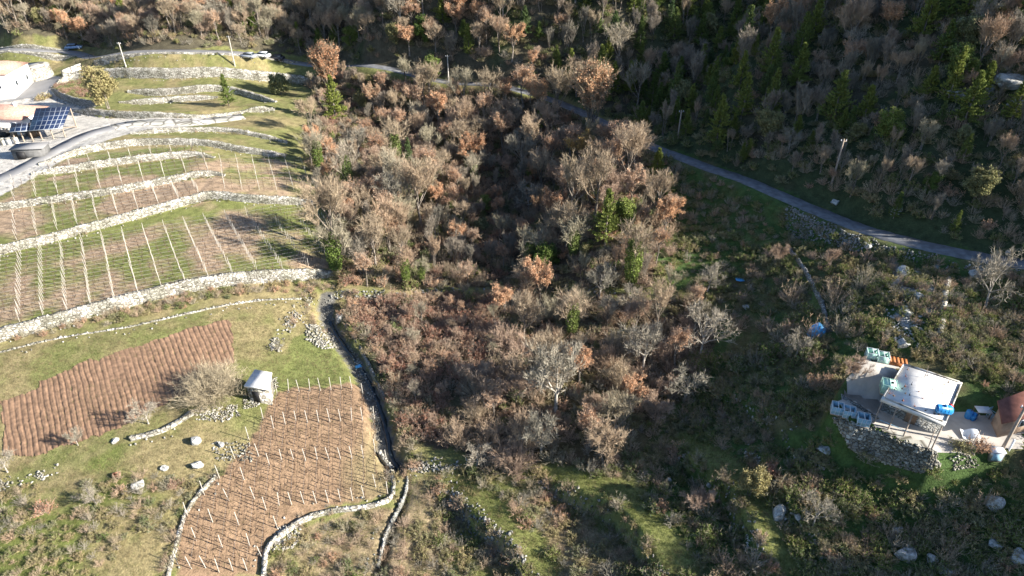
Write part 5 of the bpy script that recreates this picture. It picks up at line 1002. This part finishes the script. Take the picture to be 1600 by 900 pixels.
# verandah frame
outv = unit(np.cross(Q[3] - Q[0], [0, 0, 1.])); outv = outv if outv[1] < 0 else -outv
for t in (0.03, .27, .52, .97):
    A = Q[0] * (1 - t) + Q[3] * t - [0, 0, .40] - outv * .12 - parent_origin(house); m_ = MB(); m_.prism([(A[0], A[1], -.1)], [A], .07, .06, 6); m_.build('verandah_post', 'wood_pale', house)
A = Q[0] - outv * .1 - [0, 0, ZR - ZLOW - 1.0]; B = Q[3] - outv * .1 - [0, 0, ZR - ZLOW - 1.0]; m_ = MB(); m_.prism([A * .9 + B * .1 - parent_origin(house)], [A * .45 + B * .55 - parent_origin(house)], .04, .04, 4); m_.build('rail', 'blue_pale', house)
sheet('concrete_yard', YARD_LOW, 'concrete', .03, ZLOW); sheet('upper_yard', [(1322, 597), (1345, 562), (1398, 568), (1408, 572), (1381, 626)], 'concrete', .03, ZUP)
sheet('terrace_slab', [(1380, 666), (1470, 698), (1463, 711), (1402, 690), (1372, 675)], 'concrete_pale', .06, ZLOW)
make_wall('yard', np.array([un(1322, 598, ZUP)[:2], un(1350, 612, ZUP)[:2], un(1381, 627, ZUP)[:2]]), .5, 'grey stone retaining wall between the upper and the lower yard', .08, False, 'stone_grey')
# containers and crates
def tote(px, py, z, rz, cmat, fmat, lab, s=1.0, name='water_container', open_=False):
    p = un(px, py, z); root = empty(name, p, rz, lab, 'container', 'square plastic water containers in the yards', s)
    m_ = MB(); m_.box((0, 0, .1), (1.1, 1.0, .14)); m_.build('pallet', 'wood_pale', root); m_ = MB()
    if not open_: m_.box((0, 0, .62), (1.02, .92, .88), 0, 0, .96)
    else:
        for x in (-.5, .5): m_.box((x, 0, .6), (.05, .95, .85))
        for y in (-.45, .45): m_.box((0, y, .6), (.95, .05, .85))
        m_.box((0, 0, .22), (.95, .85, .06))
    m_.build('tank_body', cmat, root); c = MB()
    for z_ in (.2, .62, 1.08):
        for y in (-.5, .5): c.prism([(-.55, y, z_)], [(.55, y, z_)], .02, .02, 4)
        for x in (-.55, .55): c.prism([(x, -.5, z_)], [(x, .5, z_)], .02, .02, 4)
    for x in (-.55, -.18, .18, .55):
        for y in (-.5, .5): c.prism([(x, y, .15)], [(x, y, 1.1)], .02, .02, 4)
    c.prism([(0, -.5, 1.09)], [(0, .5, 1.09)], .035, .035, 4)
    c.build('cage', fmat, root)
    if not open_: m_ = MB(); m_.prism([(.2, 0, 1.06)], [(.2, 0, 1.13)], .11, .11, 10); m_.build('cap', 'dark', root)
tote(1306, 645, ZLOW + .03, -.35, 'blue_pale', 'white_plastic', 'outermost pale blue open container at the corner of the lower yard', 1, open_=True); tote(1324, 651, ZLOW + .03, -.35, 'blue_pale', 'white_plastic', 'second pale blue container, touching the outermost one', 1, open_=True); tote(1346, 663, ZLOW + .03, -.3, 'blue_pale', 'white_plastic', 'pale blue container standing alone on the lower yard', 1.05, open_=True)
tote(1360, 561, ZUP + .03, -.3, 'mint', 'white_plastic', 'mint green open crate at the left back of the upper yard', 1, open_=True); tote(1377, 566, ZUP + .03, -.3, 'mint', 'white_plastic', 'mint green open crate next to the orange box', 1, open_=True); tote(1385, 613, ZUP + .03, -.35, 'mint', 'mint', 'pale green container with a closed top against the house', 1.2)
p = un(1400, 570, ZUP + .03); root = empty('wooden_crate', p, -.35, 'orange-brown wooden crate behind the flat roofed house', 'crate'); m_ = MB()
for k in range(5): m_.box((-.75 + .375 * k, 0, .62), (.3, .95, .05))
m_.build('lid', 'orange_wood', root); m_ = MB(); m_.box((0, 0, .3), (1.8, .95, .6)); m_.build('crate_body', 'orange_wood', root)
# table, drum, chair, sheets at the right of the yard
p = un(1532, 650, ZLOW + .04); root = empty('table', p, -.1, 'white topped work table beside the small rust roofed house', 'table'); m_ = MB(); m_.box((0, 0, .86), (1.35, .95, .05)); m_.build('table_top', 'white_plastic', root)
for x in (-.6, .6):
    for y in (-.4, .4): m_ = MB(); m_.box((x, y, .42), (.07, .07, .84)); m_.build('leg', 'wood', root)
p = un(1511, 653, ZLOW + .04); root = empty('barrel', p, 0, 'blue plastic barrel left of the work table', 'barrel'); m_ = MB(); m_.tube([(0, 0, 0), (0, 0, .1), (0, 0, .5), (0, 0, .9), (0, 0, .95)], [.26, .3, .33, .3, .26], 14); m_.build('barrel_body', 'blue_plastic', root); m_ = MB(); m_.prism([(.12, 0, .95)], [(.12, 0, 1.0)], .05, .05, 8); m_.build('cap', 'dark', root)
m_ = MB(); m_.box((0, 0, .3), (.7, .5, .55), .5, 0, .8); m_.box((.1, .1, .62), (.4, .4, .2), .2, 0, .7); o = m_.build('bin_bag', 'blue_plastic'); o.location = un(1519, 655, ZLOW + .02); setp(o, 'dark blue lumpy sack between the barrel and the work table', 'sack')
p = un(1546, 652, ZLOW + .04); root = empty('plastic_chair', p, .4, 'pale blue plastic chair right of the work table', 'chair'); m_ = MB(); m_.box((0, 0, .45), (.5, .5, .05)); m_.build('seat', 'blue_pale', root); m_ = MB(); m_.box((0, .25, .8), (.5, .05, .7)); m_.build('backrest', 'blue_pale', root)
for x in (-.22, .22):
    for y in (-.22, .22): m_ = MB(); m_.box((x, y, .22), (.05, .05, .44)); m_.build('leg', 'blue_pale', root)
for y in (-.28, .28): m_ = MB(); m_.box((y, 0, .66), (.04, .45, .04)); m_.build('armrest', 'blue_pale', root)
m_ = MB(); rs = np.random.default_rng(5); V = [(x * 1.5, y * .55, .35 + .18 * math.sin(x * 5) + .1 * y + rs.random() * .05) for x in np.linspace(-.5, .5, 9) for y in (-1, 0, 1)]; V2 = [(a_, b_, c - .04) for a_, b_, c in V]; m_.add(V + V2, [(i * 3 + j, i * 3 + j + 3, i * 3 + j + 4, i * 3 + j + 1) for i in range(8) for j in (0, 1)] + [(27 + i * 3 + j + 1, 27 + i * 3 + j + 4, 27 + i * 3 + j + 3, 27 + i * 3 + j) for i in range(8) for j in (0, 1)]); m_.box((0, 0, .12), (1.2, .6, .24)); o = m_.build('tarpaulin', 'white_plastic'); o.location = un(1514, 682, ZLOW + .03); o.rotation_euler[2] = -.2; setp(o, 'crumpled white sheet lying on the yard below the barrel', 'sheet')
p = un(1552, 718, 10.8); p = at(1552, 716); root = empty('cabinet', p, -.1, 'grey metal cabinet with a white top, left of the thick wooden pole', 'cabinet'); m_ = MB(); m_.box((0, 0, .5), (1.15, .75, 1.2)); m_.build('cabinet_body', 'metal', root); m_ = MB(); m_.box((0, 0, 1.13), (1.22, .82, .06)); m_.build('top', 'white_plastic', root); m_ = MB(); m_.box((0, -.39, .5), (.9, .03, .8)); m_.build('door', 'blue_pale', root)
p = at(1577, 702); root = empty('marker_post', p, 0, 'short white post right of the thick wooden pole', 'post'); m_ = MB(); m_.prism([(0, 0, -.2)], [(0, 0, 1.2)], .09, .09, 8); m_.build('shaft', 'white_plastic', root); m_ = MB(); m_.prism([(0, 0, 1.2)], [(0, 0, 1.26)], .11, .1, 8); m_.build('cap', 'white_plastic', root)
# small rust roofed house at the right edge
ZS = 14.4; Q2 = [un(1566, 662, ZS - .3), un(1559, 626, ZS + .5), un(1640, 596, ZS + .5), un(1668, 640, ZS - .3)]; c2 = np.mean(Q2, 0); root = empty('small_house', (c2[0], c2[1], ZLOW), 0, 'small ochre house with a rust red sheet roof, cut by the right edge', 'house')
slab(Q2, .12, 'rust_roof', 'roof', root); wl, q = walls_under(Q2, ZS - .32, ZLOW - 1.5, 'plaster_ochre', root, .14); o = door_on(q[0], q[3], .35, .8, .9, ZLOW + 1.0, 'white_plastic', 'window', root); door_on(q[0], q[3], .35, .62, .7, ZLOW + 1.1, 'glass_dark', 'pane', o, .08); door_on(q[0], q[3], .72, .9, 1.9, ZLOW - .1, 'wood', 'door', root)
# slanting brace poles near the yard
for (x0, y0, x1, y1, lab) in ((1510, 714, 1532, 672, 'thin slanting pole left of the metal cabinet'), (1448, 706, 1462, 668, 'slanting prop at the outer end of the terrace slab')):
    b0 = at(x0, y0); t0 = un(x1, y1, b0[2] + 2.6); m_ = MB(); m_.tube([b0 - b0 - [0, 0, .2], (t0 - b0) * .5, t0 - b0], [.05, .045, .035], 6); o = m_.build('slanting_pole', 'wood_pale'); o.location = b0; setp(o, lab, 'pole')
# blue tarpaulin dome and sheet
p = at(1276, 522); root = empty('tarpaulin_cover', p, .3, 'bright blue tarpaulin humped over a pile in the scrub', 'tarpaulin'); import bmesh
bm = bmesh.new(); bmesh.ops.create_icosphere(bm, subdivisions=4, radius=1)
for v_ in bm.verts:
    c = v_.co; k = 1 + .10 * math.sin(c.x * 6 + c.y * 4) * math.cos(c.z * 5 + c.y * 6) + .05 * math.sin(9 * math.atan2(c.y, c.x)) * (1 - abs(c.z)); v_.co = Vector((c.x * 1.05 * k, c.y * .95 * k, max(c.z, -.25) * 1.45 * k))
me = bpy.data.meshes.new('cover'); bm.to_mesh(me); bm.free(); me.materials.append(plain('tarp_blue', (.10, .42, .78), .45, var=.3, scale=3, spec=.5)); link('cover', me, root); m_ = MB(); m_.box((.5, -.75, .15), (.35, .3, .3), .3); m_.build('weight_stone', 'stone_grey', root)
p = at(1157, 438); m_ = MB(); rs = np.random.default_rng(9); V = np.array([(x, y * .6, .12 + .12 * rs.random()) for x in np.linspace(-.7, .7, 7) for y in np.linspace(-.7, .7, 4)]); m_.add(V, [(i * 4 + j, i * 4 + j + 4, i * 4 + j + 5, i * 4 + j + 1) for i in range(6) for j in range(3)]); m_.add(V - [0, 0, .05], [(i * 4 + j + 1, i * 4 + j + 5, i * 4 + j + 4, i * 4 + j) for i in range(6) for j in range(3)]); o = m_.build('blue_sheet', 'tarp_blue'); o.location = p; setp(o, 'small crumpled blue sheet in the dark scrub above the footpath', 'sheet')
p = at(560, 573); m_ = MB(); m_.box((0, 0, .1), (.9, .6, .12), .5, 0, .8); m_.box((.2, .1, .2), (.4, .3, .12), 1.1, 0, .7); o = m_.build('blue_sheet', 'tarp_blue'); o.location = p; setp(o, 'scrap of blue sheet by the stream stones', 'sheet')
p = at(183, 744); root = empty('wooden_box', p, .3, 'small open reddish box in the rough grass', 'box', None, .7); m_ = MB()
for x in (-.5, .5): m_.box((x, 0, .3), (.06, .7, .6))
for y in (-.33, .33): m_.box((0, y, .3), (.94, .06, .6))
m_.build('side_panels', plain('terracotta', (.33, .17, .11), .8).name, root); m_ = MB(); m_.box((0, 0, .04), (.9, .6, .05)); m_.build('floor_panel', 'terracotta', root)
